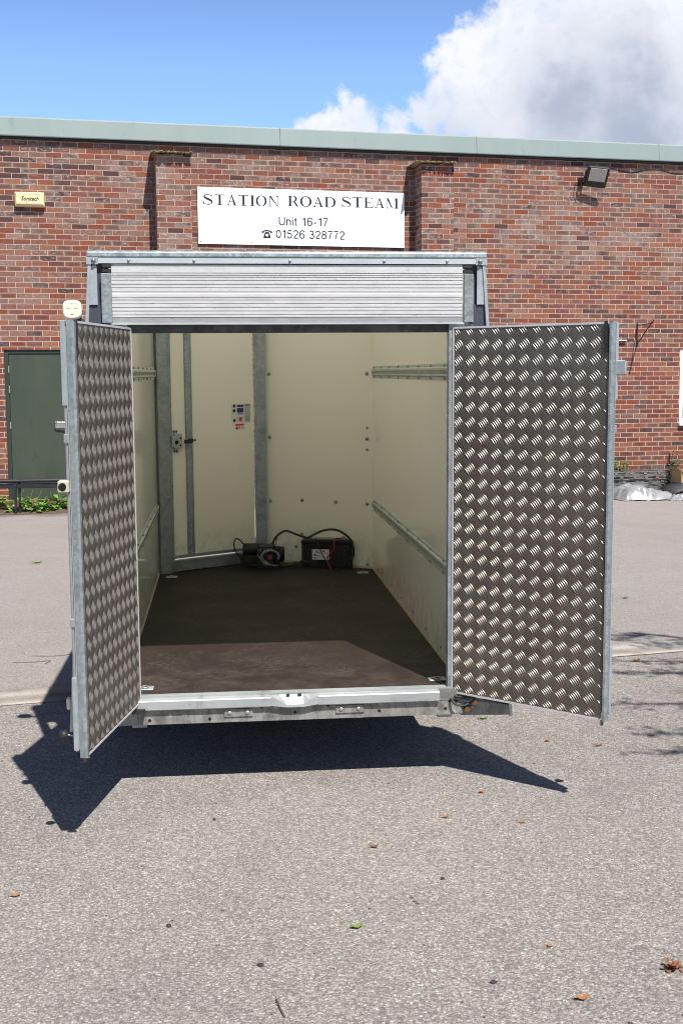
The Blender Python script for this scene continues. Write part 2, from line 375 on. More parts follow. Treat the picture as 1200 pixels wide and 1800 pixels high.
M['plastic_sheet'] = mat('milky_plastic_film', fn=varied((.20, .205, .215), (.33, .335, .35), 7, .22, .4, (.11, .11, .115), bmp=.01), **{'Specular IOR Level': .6})
M['foam_board'] = mat('dark_grey_board', fn=varied((.035, .037, .045), (.075, .08, .09), 3, .5, .7))
M['card'] = mat('brown_cardboard', fn=varied((.42, .28, .13), (.52, .36, .19), 4, .8, .9, (.34, .22, .10)))
M['red_wire'] = mat('red_cable', (.40, .02, .015), .4)
M['winch_steel'] = mat('winch_rope_steel', metal=.8, fn=varied((.10, .10, .10), (.32, .31, .30), 90, .3, .5))
M['label_white'] = mat('battery_label_paper', fn=varied((.40, .37, .30), (.62, .58, .50), 60, .5, .6, (.05, .04, .03)))
M['winch_white'] = mat('winch_grey_paint', (.20, .205, .21), .35)
M['winch_red'] = mat('winch_red_disc', (.16, .015, .03), .6)

# ------------------------------------------------------------------ geometry helpers
class MB:
    def __init__(s): s.v = []; s.f = []; s.sm = []
    def add(s, vs, fs, smooth=False, mtx=None):
        o = len(s.v)
        s.v += [tuple(mtx @ Vector(p)) if mtx else tuple(p) for p in vs]
        s.f += [tuple(i + o for i in f) for f in fs]; s.sm += [smooth] * len(fs); return s
    def box(s, x0, x1, y0, y1, z0, z1, mtx=None):
        v = [(x, y, z) for z in (z0, z1) for y in (y0, y1) for x in (x0, x1)]
        return s.add(v, [(0, 2, 3, 1), (4, 5, 7, 6), (0, 1, 5, 4), (2, 6, 7, 3), (0, 4, 6, 2), (1, 3, 7, 5)], False, mtx)
    def cbox(s, x0, x1, y0, y1, z0, z1, c=.002, mtx=None):
        """box with chamfered edges"""
        def ring(i, z):
            a, b_, d, e = x0 + i, x1 - i, y0 + i, y1 - i; c2 = c
            return [(a + c2, d, z), (b_ - c2, d, z), (b_, d + c2, z), (b_, e - c2, z), (b_ - c2, e, z), (a + c2, e, z), (a, e - c2, z), (a, d + c2, z)]
        rs = [ring(c, z0), ring(0, z0 + c), ring(0, z1 - c), ring(c, z1)]
        v = sum(rs, []); f = [tuple(reversed(range(8)))] + [tuple(range(24, 32))]
        for k in range(3):
            for i in range(8): j = (i + 1) % 8; f.append((k * 8 + i, k * 8 + j, k * 8 + 8 + j, k * 8 + 8 + i))
        return s.add(v, f, False, mtx)
    def prism(s, prof, ax, a0, a1, smooth=False, mtx=None):
        """profile polygon (list of 2D) swept along axis ax from a0 to a1; 2D coords are the two other axes in order"""
        def p3(p, a):
            q = list(p); q.insert(ax, a); return tuple(q)
        n = len(prof); v = [p3(p, a0) for p in prof] + [p3(p, a1) for p in prof]
        f = [tuple(range(n)), tuple(reversed(range(n, 2 * n)))] + [(i, i + n, (i + 1) % n + n, (i + 1) % n) for i in range(n)]
        return s.add(v, f, smooth, mtx)
    def cyl(s, a, b, r, r2=None, n=14, smooth=True, cap=True):
        a, b = Vector(a), Vector(b); r2 = r if r2 is None else r2
        d = (b - a).normalized(); u = d.orthogonal().normalized(); w_ = d.cross(u)
        v = [a + (u * math.cos(t) + w_ * math.sin(t)) * r for t in [2 * math.pi * i / n for i in range(n)]]
        v += [b + (u * math.cos(t) + w_ * math.sin(t)) * r2 for t in [2 * math.pi * i / n for i in range(n)]]
        s.add(v, [(i, (i + 1) % n, (i + 1) % n + n, i + n) for i in range(n)], smooth)
        if cap:
            s.add(v[:n], [tuple(reversed(range(n)))]); s.add(v[n:], [tuple(range(n))])
        return s
    def tube(s, pts, r, n=8, rr=None):
        pts = [Vector(p) for p in pts]; rings = []; up = None
        for i, p in enumerate(pts):
            d = (pts[min(i + 1, len(pts) - 1)] - pts[max(i - 1, 0)]).normalized()
            if up is None: up = d.orthogonal().normalized()
            up = (up - d * up.dot(d)).normalized(); w_ = d.cross(up)
            rad = rr[i] if rr else r
            rings.append([p + (up * math.cos(t) + w_ * math.sin(t)) * rad for t in [2 * math.pi * k / n for k in range(n)]])
        v = sum(rings, []); f = []
        for i in range(len(pts) - 1):
            for k in range(n): j = (k + 1) % n; f.append((i * n + k, i * n + j, (i + 1) * n + j, (i + 1) * n + k))
        f.append(tuple(reversed(range(n)))); f.append(tuple(range(len(v) - n, len(v))))
        return s.add(v, f, True)
    def lathe(s, prof, c=(0, 0, 0), axis=(0, 0, 1), n=24):
        """prof: (radius, height) pairs"""
        c = Vector(c); d = Vector(axis).normalized(); u = d.orthogonal().normalized(); w_ = d.cross(u); v = []
        for r, h in prof:
            v += [c + d * h + (u * math.cos(t) + w_ * math.sin(t)) * r for t in [2 * math.pi * k / n for k in range(n)]]
        f = []
        for i in range(len(prof) - 1):
            for k in range(n): j = (k + 1) % n; f.append((i * n + k, i * n + j, (i + 1) * n + j, (i + 1) * n + k))
        f.append(tuple(reversed(range(n)))); f.append(tuple(range(len(v) - n, len(v))))
        return s.add(v, f, True)
    def build(s, name, m_, parent=None, label=None, autosm=True):
        me = bpy.data.meshes.new(name); me.from_pydata(s.v, [], s.f); me.validate()
        if len(me.polygons) == len(s.sm): me.polygons.foreach_set('use_smooth', s.sm)
        bm = bmesh.new(); bm.from_mesh(me); bmesh.ops.recalc_face_normals(bm, faces=bm.faces); bm.to_mesh(me); bm.free()
        me.materials.append(M[m_] if isinstance(m_, str) else m_)
        o = bpy.data.objects.new(name, me); COL.objects.link(o)
        if parent: o.parent = parent
        if label: o['label'] = label
        return o
def tag(o, label, cat, group=None, kind=None):
    if label: o['label'] = label
    if cat: o['category'] = cat
    if group: o['group'] = group
    if kind: o['kind'] = kind
    return o
def empty(name, loc, label, cat, rot=(0, 0, 0), group=None):
    o = bpy.data.objects.new(name, None); COL.objects.link(o); o.location = loc; o.rotation_euler = rot
    o.empty_display_size = .1
    return tag(o, label, cat, group)
def copy_tree(o, parent=None):
    c = o.copy(); COL.objects.link(c); c.parent = parent
    for ch in list(o.children): copy_tree(ch, c)
    return c
def bez(pts, n=8):
    """Catmull-Rom through points"""
    P_ = [Vector(p) for p in pts]; P_ = [2 * P_[0] - P_[1]] + P_ + [2 * P_[-1] - P_[-2]]; out = []
    for i in range(1, len(P_) - 2):
        for k in range(n):
            t = k / n; a, b_, c, d = P_[i - 1:i + 3]
            out.append(.5 * ((2 * b_) + (-a + c) * t + (2 * a - 5 * b_ + 4 * c - d) * t * t + (-a + 3 * b_ - 3 * c + d) * t ** 3))
    out.append(P_[-2]); return out
def text_mesh(name, s_, size, m_, parent, loc, shear=0, offset=0, align='LEFT', sx=1.0, flip=True, fit=None, depth=.001):
    cu = bpy.data.curves.new(name, 'FONT'); cu.body = s_; cu.size = size; cu.shear = shear; cu.offset = offset; cu.align_x = align
    cu.extrude = depth; cu.resolution_u = 3
    tmp = bpy.data.objects.new(name, cu); COL.objects.link(tmp)
    bpy.context.view_layer.update()
    me = bpy.data.meshes.new_from_object(tmp); bpy.data.objects.remove(tmp); bpy.data.curves.remove(cu)
    xs = [v.co.x for v in me.vertices]; x0, x1 = min(xs), max(xs)
    if fit: sx = fit / (x1 - x0)
    for v in me.vertices: v.co.x = (v.co.x - (x0 if fit else 0)) * sx
    # stand the lettering up on a wall: x along, z up, facing -y
    for v in me.vertices: v.co = Vector((v.co.x, -v.co.z, v.co.y))
    me.materials.clear(); me.materials.append(M[m_])
    o = bpy.data.objects.new(name, me); COL.objects.link(o); o.parent = parent; o.location = loc
    return o

# ------------------------------------------------------------------ ground, kerb
KA = math.atan(.194)
g = MB()
xs = [-60, -20, -8, -4, 0, 4, 8, 20, 60]; ys = [-60, -20, -8, -4, 0, 4, 8, 12, 20, 60]
g.v = [(x, y, 0) for y in ys for x in xs]
g.f = [(j * 9 + i, j * 9 + i + 1, (j + 1) * 9 + i + 1, (j + 1) * 9 + i) for j in range(9) for i in range(8)]; g.sm = [False] * 72
tag(g.build('ground', 'asphalt'), 'pale grey worn asphalt yard', None, kind='structure')
# shallow flush concrete channel crossing the yard: flat strip, dished gutter, thin outer lip
kb = MB()
prof = [(0, .002), (0, .008), (.03, .010), (.045, .006), (.10, -.001 + .0062), (.17, .0055), (.185, .011), (.30, .013), (.31, .002)]
L0 = -22
while L0 < 26:
    ln = .914; dzr = random.uniform(-.0012, .0012)
    kb.prism([(p[0] + random.uniform(-.0015, .0015), p[1] + dzr) for p in prof], 0, L0, L0 + ln - .006, True); L0 += ln
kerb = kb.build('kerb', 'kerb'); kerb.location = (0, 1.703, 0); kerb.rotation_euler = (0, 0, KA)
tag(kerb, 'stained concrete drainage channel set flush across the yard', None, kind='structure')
# ------------------------------------------------------------------ building
TH = math.atan(.1252736)
BLOC = (0, 12.8501, 0)
bld = empty('warehouse', BLOC, 'long red brick industrial unit with pale green roof fascia and green side door', 'building', (0, 0, TH))
def wall_holes(mb, s0, s1, z0, z1, holes, dep=.1):
    xs_ = sorted({s0, s1, *[h[0] for h in holes], *[h[1] for h in holes]}); zs = sorted({z0, z1, *[h[2] for h in holes], *[h[3] for h in holes]})
    for i in range(len(xs_) - 1):
        for j in range(len(zs) - 1):
            a, b_, c, d = xs_[i], xs_[i + 1], zs[j], zs[j + 1]
            if any(a >= h[0] - 1e-6 and b_ <= h[1] + 1e-6 and c >= h[2] - 1e-6 and d <= h[3] + 1e-6 for h in holes): continue
            mb.add([(a, 0, c), (b_, 0, c), (b_, 0, d), (a, 0, d)], [(0, 1, 2, 3)])
    for h in holes:
        a, b_, c, d = h
        mb.add([(a, 0, c), (a, dep, c), (a, dep, d), (a, 0, d)], [(0, 1, 2, 3)])
        mb.add([(b_, 0, c), (b_, dep, c), (b_, dep, d), (b_, 0, d)], [(0, 1, 2, 3)])
        mb.add([(a, 0, d), (a, dep, d), (b_, dep, d), (b_, 0, d)], [(0, 1, 2, 3)])
        mb.add([(a, 0, c), (a, dep, c), (b_, dep, c), (b_, 0, c)], [(0, 1, 2, 3)])
    return mb
DH = (-3.352, -2.36, .150, 2.283); WH = (7.095, 8.3, 1.113, 2.306)
wb = wall_holes(MB(), -14, 22, -.1, 5.235, [DH, WH])
wb.box(-14, 22, .12, .3, -.1, 5.2)
wb.build('wall', 'brick', bld)
for a, b_ in ((-1.199, -.713), (2.663, 3.163)):
    MB().box(a, b_, -.376, -.001, -.1, 4.985).build('pilaster', 'brick', bld)
def ragged_slab(x0, x1, y0, z0, z1, n=26):
    mb = MB(); fr = []
    for i in range(n + 1):
        x = x0 + (x1 - x0) * i / n
        fr.append((x, y0 + random.uniform(-.03, .02), z0 + random.uniform(-.006, .012), z1 + random.uniform(-.01, .012)))
    v = []
    for x, y, a, b_ in fr: v += [(x, y, a), (x, y, b_), (x, -.002, a + .004), (x, -.002, b_)]
    f = []
    for i in range(n):
        o = i * 4; p = o + 4
        f += [(o, p, p + 1, o + 1), (o + 1, p + 1, p + 3, o + 3), (o, o + 2, p + 2, p)]
    f += [(0, 1, 3, 2), (n * 4, n * 4 + 2, n * 4 + 3, n * 4 + 1)]
    return mb.add(v, f)
for a, b_ in ((-1.265, -.690), (2.545, 3.175)):
    ragged_slab(a, b_, -.475, 4.992, 5.006).build('mortar_cap', 'mortar_cap', bld)
# fascia in lengths with thin joints, a black strip standing for the shadow line under its lower edge
fz0, fz1 = 5.215, 5.480
joints = [-14, -4.6, .62, 3.62, 6.62, 9.62, 14, 22]
for a, b_ in zip(joints[:-1], joints[1:]):
    MB().prism([(-.085, fz0), (-.09, fz0 + .012), (-.07, fz1 - .02), (-.055, fz1), (.35, fz1 + .01), (.35, fz1 - .01), (-.04, fz1 - .015), (-.06, fz0)], 0, a + .003, b_ - .003).build('fascia', 'fascia', bld)
MB().box(-14, 22, -.045, -.001, 5.19, 5.40).build('eaves_shade_strip', 'black', bld)
MB().box(-14, 22, .36, 14, 5.1, 5.3).build('roof', 'alu_dull', bld)
# green door
dfr = MB()
x0, x1, z0, z1 = DH
dfr.box(x0 + .002, x0 + .055, .02, .09, z0, z1 - .002).box(x1 - .055, x1 - .002, .02, .09, z0, z1 - .002).box(x0 + .055, x1 - .055, .02, .09, z1 - .05, z1 - .002)
door = MB().cbox(x0 + .058, x1 - .058, .035, .08, z0 + .012, z1 - .053, .003).build('door', 'door_green', bld)
dfr.build('door_frame', 'frame_green', door)
hd = MB()
hd.tube(bez([(-2.665, .03, 1.24), (-2.665, -.035, 1.245), (-2.60, -.045, 1.245), (-2.52, -.045, 1.245), (-2.515, .03, 1.24)], 5), .011)
hd.box(-2.68, -2.50, .028, .034, 1.17, 1.27)
hd.build('handle', 'chrome', door)
for z in (1.96, 1.68, 1.17):
    MB().cyl((x0 + .056, .022, z), (x0 + .056, .022, z + .10), .009).build('hinge', 'chrome', door)
wl_ = MB().box(x0 - .004, x1 + .004, -.004, .02, z0 - .002, z0 + .006)
wl_.build('threshold', 'kerb', door)
# pale perimeter pointing left of the frame
# window at the right
x0, x1, z0, z1 = WH
wf = MB()
wf.cbox(x0 + .002, x0 + .07, .02, .09, z0 + .002, z1 - .002).cbox(x1 - .07, x1 - .002, .02, .09, z0 + .002, z1 - .002)
wf.cbox(x0 + .07, x1 - .07, .02, .09, z1 - .07, z1 - .002).cbox(x0 + .07, x1 - .07, .02, .09, z0 + .002, z0 + .08).cbox(x0 + .07, x1 - .07, .022, .088, 1.90, 1.97)
wi = MB().box(x0 + .01, x1 - .01, .085, .10, z0 + .01, z1 - .01).build('window', 'glass', bld)
wf.build('window_frame', 'upvc', wi)
MB().box(x0 - .02, x1 + .02, -.06, .02, z0 - .035, z0 + .0).build('window_sill', 'upvc', wi)

# --- things on the wall (all in the wall's own frame)
def on_wall(name, s_, z, label, cat, y=0.0):
    c, n_ = math.cos(TH), math.sin(TH)
    return empty(name, (BLOC[0] + s_ * c - y * n_, BLOC[1] + s_ * n_ + y * c, z), label, cat, (0, 0, TH))

# sign board
sg = on_wall('sign_board', .955, 3.81, 'long white sign board with black lettering fixed to the brick wall between two piers', 'sign')
sgp = MB().cbox(-1.545, 1.545, -.030, -.022, -.004, .802, .001).build('panel', 'sign', sg)
MB().box(-1.5, 1.5, -.0215, -.001, .05, .09).box(-1.5, 1.5, -.0215, -.001, .70, .74).build('batten', 'edge_wood', sg)
for sx_ in (-1.51, -.76, 0, .76, 1.51):
    for sz_ in (.03, .77):
        MB().lathe([(.009, 0), (.009, .002), (.005, .005)], (sx_, -.030, sz_), (0, -1, 0), 10).build('screw', 'alu_dull', sgp)
def glyph(ch):
    """engraved-style capitals, cap height 1. returns polygons, width"""
    T = []; st = .20; hr = .06
    def rect(a, b_, c, d): T.append([(a, c), (b_, c), (b_, d), (a, d)])
    def serif(cx, y, half, up):   # hairline serif with small brackets under a stem
        s1 = 1 if up else -1
        T.append([(cx - half, y), (cx + half, y), (cx + half, y + s1 * hr), (cx - half, y + s1 * hr)])
        T.append([(cx - half * .72, y + s1 * hr), (cx + half * .72, y + s1 * hr), (cx + st / 2, y + s1 * .075), (cx - st / 2, y + s1 * .075)])
    def ring(cx, cy, rx, ry, tx, ty, a0=0, a1=360, n=36):
        for i in range(n):
            t0 = R(a0 + (a1 - a0) * i / n); t1 = R(a0 + (a1 - a0) * (i + 1) / n)
            T.append([(cx + rx * math.cos(t0), cy + ry * math.sin(t0)), (cx + rx * math.cos(t1), cy + ry * math.sin(t1)),
                      (cx + (rx - tx) * math.cos(t1), cy + (ry - ty) * math.sin(t1)), (cx + (rx - tx) * math.cos(t0), cy + (ry - ty) * math.sin(t0))])
    def stroke(pts):
        Q = bez([(p[0], p[1], p[2]) for p in pts], 8)
        L = []
        for i, q in enumerate(Q):
            a = Q[max(i - 1, 0)]; c = Q[min(i + 1, len(Q) - 1)]; d = Vector((c.x - a.x, c.y - a.y)).normalized(); n = Vector((-d.y, d.x)) * q.z / 2
            L.append(((q.x + n.x, q.y + n.y), (q.x - n.x, q.y - n.y)))
        for i in range(len(L) - 1): T.append([L[i][0], L[i + 1][0], L[i + 1][1], L[i][1]])
    if ch == 'S':
        stroke([(.78, .72, .05), (.74, .86, .05), (.58, .95, .06), (.40, .96, .06), (.22, .93, .07), (.13, .80, .13), (.22, .66, .18), (.45, .545, .21), (.68, .43, .20), (.80, .27, .14), (.72, .10, .07), (.52, .04, .06), (.34, .04, .05), (.16, .14, .05), (.09, .30, .05)])
        T.append([(.80, .64), (.82, .96), (.78, .96), (.73, .78)]); T.append([(.06, .38), (.04, .04), (.08, .04), (.15, .20)])
        return T, .90
    if ch == 'T':
        rect(.5 - st / 2, .5 + st / 2, .06, .97); rect(.06, .94, .94, 1.0)
        T.append([(.03, .66), (.07, 1.0), (.20, .972), (.08, .88)]); T.append([(.97, .66), (.93, 1.0), (.80, .972), (.92, .88)])
        serif(.5, 0, .22, True); return T, 1.0
    if ch == 'A':
        T.append([(.125, .03), (.18, .03), (.51, .90), (.46, 1.0)]); T.append([(.42, 1.0), (.50, 1.0), (.86, .03), (.66, .03)])
        rect(.26, .62, .32, .37); serif(.15, 0, .13, True); serif(.76, 0, .17, True); return T, .93
    if ch == 'I':
        rect(.2 - st / 2, .2 + st / 2, .06, .94); serif(.2, 0, .18, True); serif(.2, 1, .18, False); return T, .40
    if ch == 'O':
        ring(.5, .5, .5, .52, .19, .055); return T, 1.0
    if ch == 'N':
        rect(.155, .21, .02, .98); T.append([(.10, .99), (.30, .99), (.90, 0), (.86, -.01)]); rect(.85, .905, 0, .98)
        T.append([(.10, .99), (.10, .96), (.22, .90), (.24, .99)])
        serif(.185, 0, .13, True); serif(.875, 1, .13, False); return T, 1.02
    if ch == 'R':
        rect(.20 - st / 2, .20 + st / 2, .06, .94); serif(.20, 0, .18, True); rect(.04, .55, .945, 1.0); rect(.24, .55, .47, .52)
        ring(.55, .742, .26, .258, .19, .055, -90, 90, 18)
        T.append([(.46, .50), (.62, .50), (.92, .02), (.74, .02)]); rect(.74, .98, 0, .055); return T, .97
    if ch == 'D':
        rect(.20 - st / 2, .20 + st / 2, .03, .97); rect(.04, .48, .945, 1.0); rect(.04, .48, 0, .055)
        ring(.48, .5, .50, .5, .19, .055, -90, 90, 26); return T, .98
    if ch == 'E':
        rect(.20 - st / 2, .20 + st / 2, .03, .97); rect(.04, .78, .945, 1.0); rect(.04, .80, 0, .055); rect(.24, .56, .475, .525)
        T.append([(.84, .70), (.80, 1.0), (.62, .975), (.78, .86)]); T.append([(.88, .32), (.84, 0), (.62, .025), (.80, .14)])
        T.append([(.58, .34), (.58, .66), (.50, .52), (.50, .485)]); return T, .88
    if ch == 'M':
        rect(.155, .21, .02, .98); T.append([(.10, .99), (.30, .99), (.64, .10), (.58, 0)]); T.append([(.58, 0), (.61, 0), (.95, .95), (.92, .99)])
        rect(.93, .93 + st, .06, .95); serif(.185, 0, .13, True); serif(.93 + st / 2, 0, .17, True); rect(.90, 1.14, .945, 1.0); return T, 1.16
    return T, .4
def serif_word(word, xa, xb, z, hgt, slope=0):
    items = []; x = 0
    for ch in word: T, wd = glyph(ch); items.append((T, x)); x += wd + .10
    tot = x - .10; k = (xb - xa) / tot; mb = MB(); e = 0
    for T, ox in items:
        for poly in T:
            e += 1; yy_ = -.0312 - (e % 9) * .00006
            mb.add([(xa + (ox + p[0]) * k, yy_, z + p[1] * hgt) for p in poly], [tuple(range(len(poly)))])
    return mb
rz = -3.81; lo = -.955
for wd, a, b_, z in (('STATION', -.513, .602, 4.362), ('ROAD', .729, 1.447, 4.372), ('STEAM', 1.533, 2.398, 4.381)):
    serif_word(wd, a + lo, b_ + lo, z + rz + .0, .150).build('lettering', 'ink', sgp)
def sans_word(word, xa, xb, z, hgt):
    """plain grotesque lettering drawn as even strokes, cap height 1"""
    w_ = .135; mb = MB(); x = 0; segs = []
    def arc(cx, cy, rx, ry, a0, a1, n=14): return [(cx + rx * math.cos(R(a0 + (a1 - a0) * i / n)), cy + ry * math.sin(R(a0 + (a1 - a0) * i / n))) for i in range(n + 1)]
    h = w_ / 2
    G = {'U': ([[(.07, 1), (.07, .36)] + arc(.36, .36, .29, .31, 180, 360) + [(.65, 1)]], .72), 'n': ([[(.06, 0), (.06, .72)], [(.06, .46)] + arc(.26, .46, .20, .21, 150, 0, 10) + [(.46, 0)]], .52),
         'i': ([[(.06, 0), (.06, .72)], [(.06, .88), (.06, 1)]], .12), 't': ([[(.15, .93), (.15, .15), (.20, .06), (.31, .055)], [(.0, .67), (.30, .67)]], .31),
         '1': ([[(.10, .74), (.22, .82), (.34, .98), (.34, 0)]], .46), '-': ([[(.02, .36), (.34, .36)]], .36),
         '6': ([arc(.31, .32, .25, .27, 0, 360, 24), [(.06, .32), (.06, .58)] + arc(.34, .62, .28, .33, 185, 25, 14)], .62),
         '7': ([[(.03, .94), (.57, .94), (.40, .68), (.28, .38), (.22, 0)]], .60), '0': ([arc(.31, .5, .25, .45, 0, 360, 28)], .62),
         '5': ([[(.53, .93), (.17, .93), (.11, .50)] + arc(.30, .33, .25, .28, 135, -165, 20)], .62),
         '2': ([arc(.31, .70, .24, .245, 175, -35, 14) + [(.30, .35), (.12, .17), (.07, .05), (.57, .05)]], .62),
         '3': ([arc(.29, .73, .21, .215, 165, -80, 14) + [(.25, .52)], [(.25, .52)] + arc(.30, .285, .25, .24, 88, -165, 18)], .62),
         '8': ([arc(.31, .745, .21, .205, 0, 360, 22), arc(.31, .285, .25, .245, 0, 360, 24)], .62), ' ': ([], .30)}
    for ch in word:
        st_, wd = G[ch]; segs.append((st_, x)); x += wd + .13
    k = (xb - xa) / (x - .13); e = 0
    for st_, ox in segs:
        for path in st_:
            L_ = []
            for i, p in enumerate(path):
                a = path[max(i - 1, 0)]; c = path[min(i + 1, len(path) - 1)]
                if len(path) > 12 and p == path[0] and abs(path[0][0] - path[-1][0]) + abs(path[0][1] - path[-1][1]) < 1e-6: a, c = path[-2], path[1]
                if i == len(path) - 1 and abs(path[0][0] - p[0]) + abs(path[0][1] - p[1]) < 1e-6 and len(path) > 12: a, c = path[-2], path[1]
                d = Vector((c[0] - a[0], c[1] - a[1])).normalized(); n_ = Vector((-d.y, d.x)) * h
                L_.append(((p[0] + n_.x, p[1] + n_.y), (p[0] - n_.x, p[1] - n_.y)))
            e += 1; y_ = -.0312 - (e % 5) * .00008
            mb.add([(xa + (ox + q[0]) * k, y_, z + q[1] * hgt) for pr_ in L_ for q in pr_], [(2 * i, 2 * i + 2, 2 * i + 3, 2 * i + 1) for i in range(len(L_) - 1)])
    return mb
sans_word('Unit 16-17', .592 + lo, 1.332 + lo, 4.095 + rz, .122).build('lettering', 'ink', sgp)
sans_word('01526 328772', .547 + lo, 1.579 + lo, 3.908 + rz, .122).build('lettering', 'ink', sgp)
ph = MB()
def arc_band(mb, cx, cz, rx, rz_, t, a0, a1, n=16, y=-.0315):
    for i in range(n):
        p, q = R(a0 + (a1 - a0) * i / n), R(a0 + (a1 - a0) * (i + 1) / n)
        mb.add([(cx + rx * math.cos(p), y, cz + rz_ * math.sin(p)), (cx + rx * math.cos(q), y, cz + rz_ * math.sin(q)), (cx + (rx - t) * math.cos(q), y, cz + (rz_ - t) * math.sin(q)), (cx + (rx - t) * math.cos(p), y, cz + (rz_ - t) * math.sin(p))], [(0, 1, 2, 3)])
pc = .416 + lo; pz = 3.905 + rz
arc_band(ph, pc, pz + .082, .078, .036, .020, 5, 175)
ph.add([(pc - .078, -.0316, pz + .075), (pc - .048, -.0316, pz + .072), (pc - .046, -.0316, pz + .098), (pc - .078, -.0316, pz + .098)], [(0, 1, 2, 3)])
ph.add([(pc + .078, -.0316, pz + .075), (pc + .048, -.0316, pz + .072), (pc + .046, -.0316, pz + .098), (pc + .078, -.0316, pz + .098)], [(0, 1, 2, 3)])
# body: trapezium with a round hole, built as a ring of quads
ol = []; il = []
for i in range(24):
    t = 2 * math.pi * i / 24; dx_, dz_ = math.cos(t), math.sin(t)
    # ray to trapezium
    best = 9
    tz = [(-.060, -.044), (.060, -.044), (.030, .044), (-.030, .044)]
    for k in range(4):
        ax_, az_ = tz[k]; bx_, bz_ = tz[(k + 1) % 4]; ex, ez = bx_ - ax_, bz_ - az_
        den = dx_ * ez - dz_ * ex
        if abs(den) > 1e-9:
            tt = (ax_ * ez - az_ * ex) / den; uu = (ax_ * dz_ - az_ * dx_) / den
            if tt > 0 and -1e-6 <= uu <= 1 + 1e-6: best = min(best, tt)
    ol.append((pc + dx_ * best, -.0317, pz + .044 + dz_ * best)); il.append((pc + dx_ * .021, -.0317, pz + .044 + dz_ * .021))
ph.add(ol + il, [(i, (i + 1) % 24, 24 + (i + 1) % 24, 24 + i) for i in range(24)])
ph.build('telephone_symbol', 'ink', sgp)

# alarm box
al = on_wall('alarm_box', -2.93, 4.262, 'yellowed cream alarm siren box high on the brick wall above the green door', 'alarm box')
ab = MB(); w2, h2 = .202, .2
ab.add([(-w2, -.0, 0), (w2, 0, 0), (w2, 0, h2), (-w2, 0, h2), (-w2, -.06, 0), (w2, -.06, 0), (w2, -.06, h2), (-w2, -.06, h2),
        (-w2 + .025, -.095, .03), (w2 - .025, -.095, .03), (w2 - .025, -.095, h2 - .022), (-w2 + .025, -.095, h2 - .022)],
       [(0, 1, 5, 4), (2, 3, 7, 6), (0, 4, 7, 3), (1, 2, 6, 5), (4, 5, 9, 8), (5, 6, 10, 9), (6, 7, 11, 10), (7, 4, 8, 11), (8, 9, 10, 11)])
abx = ab.build('casing', 'alarm', al)
abx.modifiers.new('b', 'BEVEL').width = .008; abx.modifiers['b'].segments = 3
fr_ = MB()
for (a, b_, c, d) in ((-.15, .15, .045, .049), (-.15, .15, .165, .169), (-.15, -.146, .049, .165), (.146, .15, .049, .165)): fr_.box(a, b_, -.0975, -.0945, c, d)
fr_.build('face_moulding', 'alarm', abx)
text_mesh('lettering', 'Sonitech', .078, 'ink', abx, (-.110, -.0968, .080), shear=.28, offset=.0012, fit=.235)
sm_ = MB()
for a, n_ in ((-.045, 5), (.04, 7)):
    for k in range(n_): sm_.box(a + k * .011, a + k * .011 + .007, -.0966, -.0958, .060, .069)
sm_.build('small_print', 'alu_dull', abx)

# floodlight
fl = on_wall('floodlight', 5.36, 4.90, 'black square floodlight with frosted glass tilted down from the brick wall', 'floodlight')
MB().box(-.055, .02, -.06, 0, -.09, .02).cyl((-.02, -.05, -.03), (.03, -.17, .02), .012).box(-.06, -.045, -.2, -.02, -.06, .0).build('bracket', 'flood_body', fl)
hm = Matrix.Translation((.15, -.22, .01)) @ Matrix.Scale(1.12, 4) @ Matrix.Rotation(R(-10), 4, 'Z') @ Matrix.Rotation(R(32), 4, 'X') @ Matrix.Rotation(R(6), 4, 'Y')
hb = MB()
hb.cbox(-.155, .155, -.022, .022, -.145, .15, .012, hm)
for k in range(9): hb.box(-.12 + k * .03, -.114 + k * .03, .022, .04, -.10, .12, hm)
hb.box(-.170, -.156, -.01, .03, -.05, .08, hm)
head = hb.build('head', 'flood_body', fl)
MB().cbox(-.118, .118, -.027, -.021, -.055, .128, .004, hm).build('lamp_glass', 'flood_glass', head)
MB().tube(bez([(-.03, -.03, -.04), (-.10, -.03, -.05), (-.12, -.012, -.12), (-.13, -.008, -.22), (-.12, -.006, -.30)], 6), .004).build('cable', 'black', fl)
cb = on_wall('wall_cable', 5.45, 5.075, 'thin black cable pinned under the roof edge running right from the floodlight', 'cable')
pts = [(i * .25, -.012, .02 * math.sin(i * 1.7) + (.015 if i % 3 else -.01) - (.07 if i == 0 else 0)) for i in range(30)]
MB().tube(bez([tuple(p) for p in pts], 3), .006, 6).build('cable_run', 'black', cb)
# hanging-basket bracket
hbk = on_wall('hanging_bracket', 6.333, 2.673, 'thin black iron hanging bracket projecting from the brick wall near the window', 'bracket')
MB().box(-.011, .011, -.012, 0, -.34, .03).build('wall_plate', 'tar', hbk)
MB().tube([(0, -.006, 0), (0, -.50, .0), (0, -.53, .02), (0, -.54, .05), (0, -.52, .07)], .007).build('arm', 'tar', hbk)
MB().tube(bez([(0, -.01, -.27), (0, -.05, -.27), (0, -.28, -.12), (0, -.46, -.01), (0, -.50, .03)], 5), .008).build('brace', 'tar', hbk)
lb = on_wall('wall_hook', 6.09, 2.428, 'small white metal strip sticking out of the brickwork beside the right trailer door', 'hook')
MB().box(-.09, .05, -.05, 0, 0, .012).build('strip', 'upvc', lb)

# ------------------------------------------------------------------ trailer
OY = .0057367; TP = R(1.1994)
tr = empty('box_trailer', (0, OY, 0), 'galvanised box trailer with both rear doors swung open and an empty cream interior', 'trailer', (TP, 0, 0))
Wd, L, La, zf, zb, zt = .7013, 2.979, 3.425, .384, .274, 1.838
ZR = 2.135
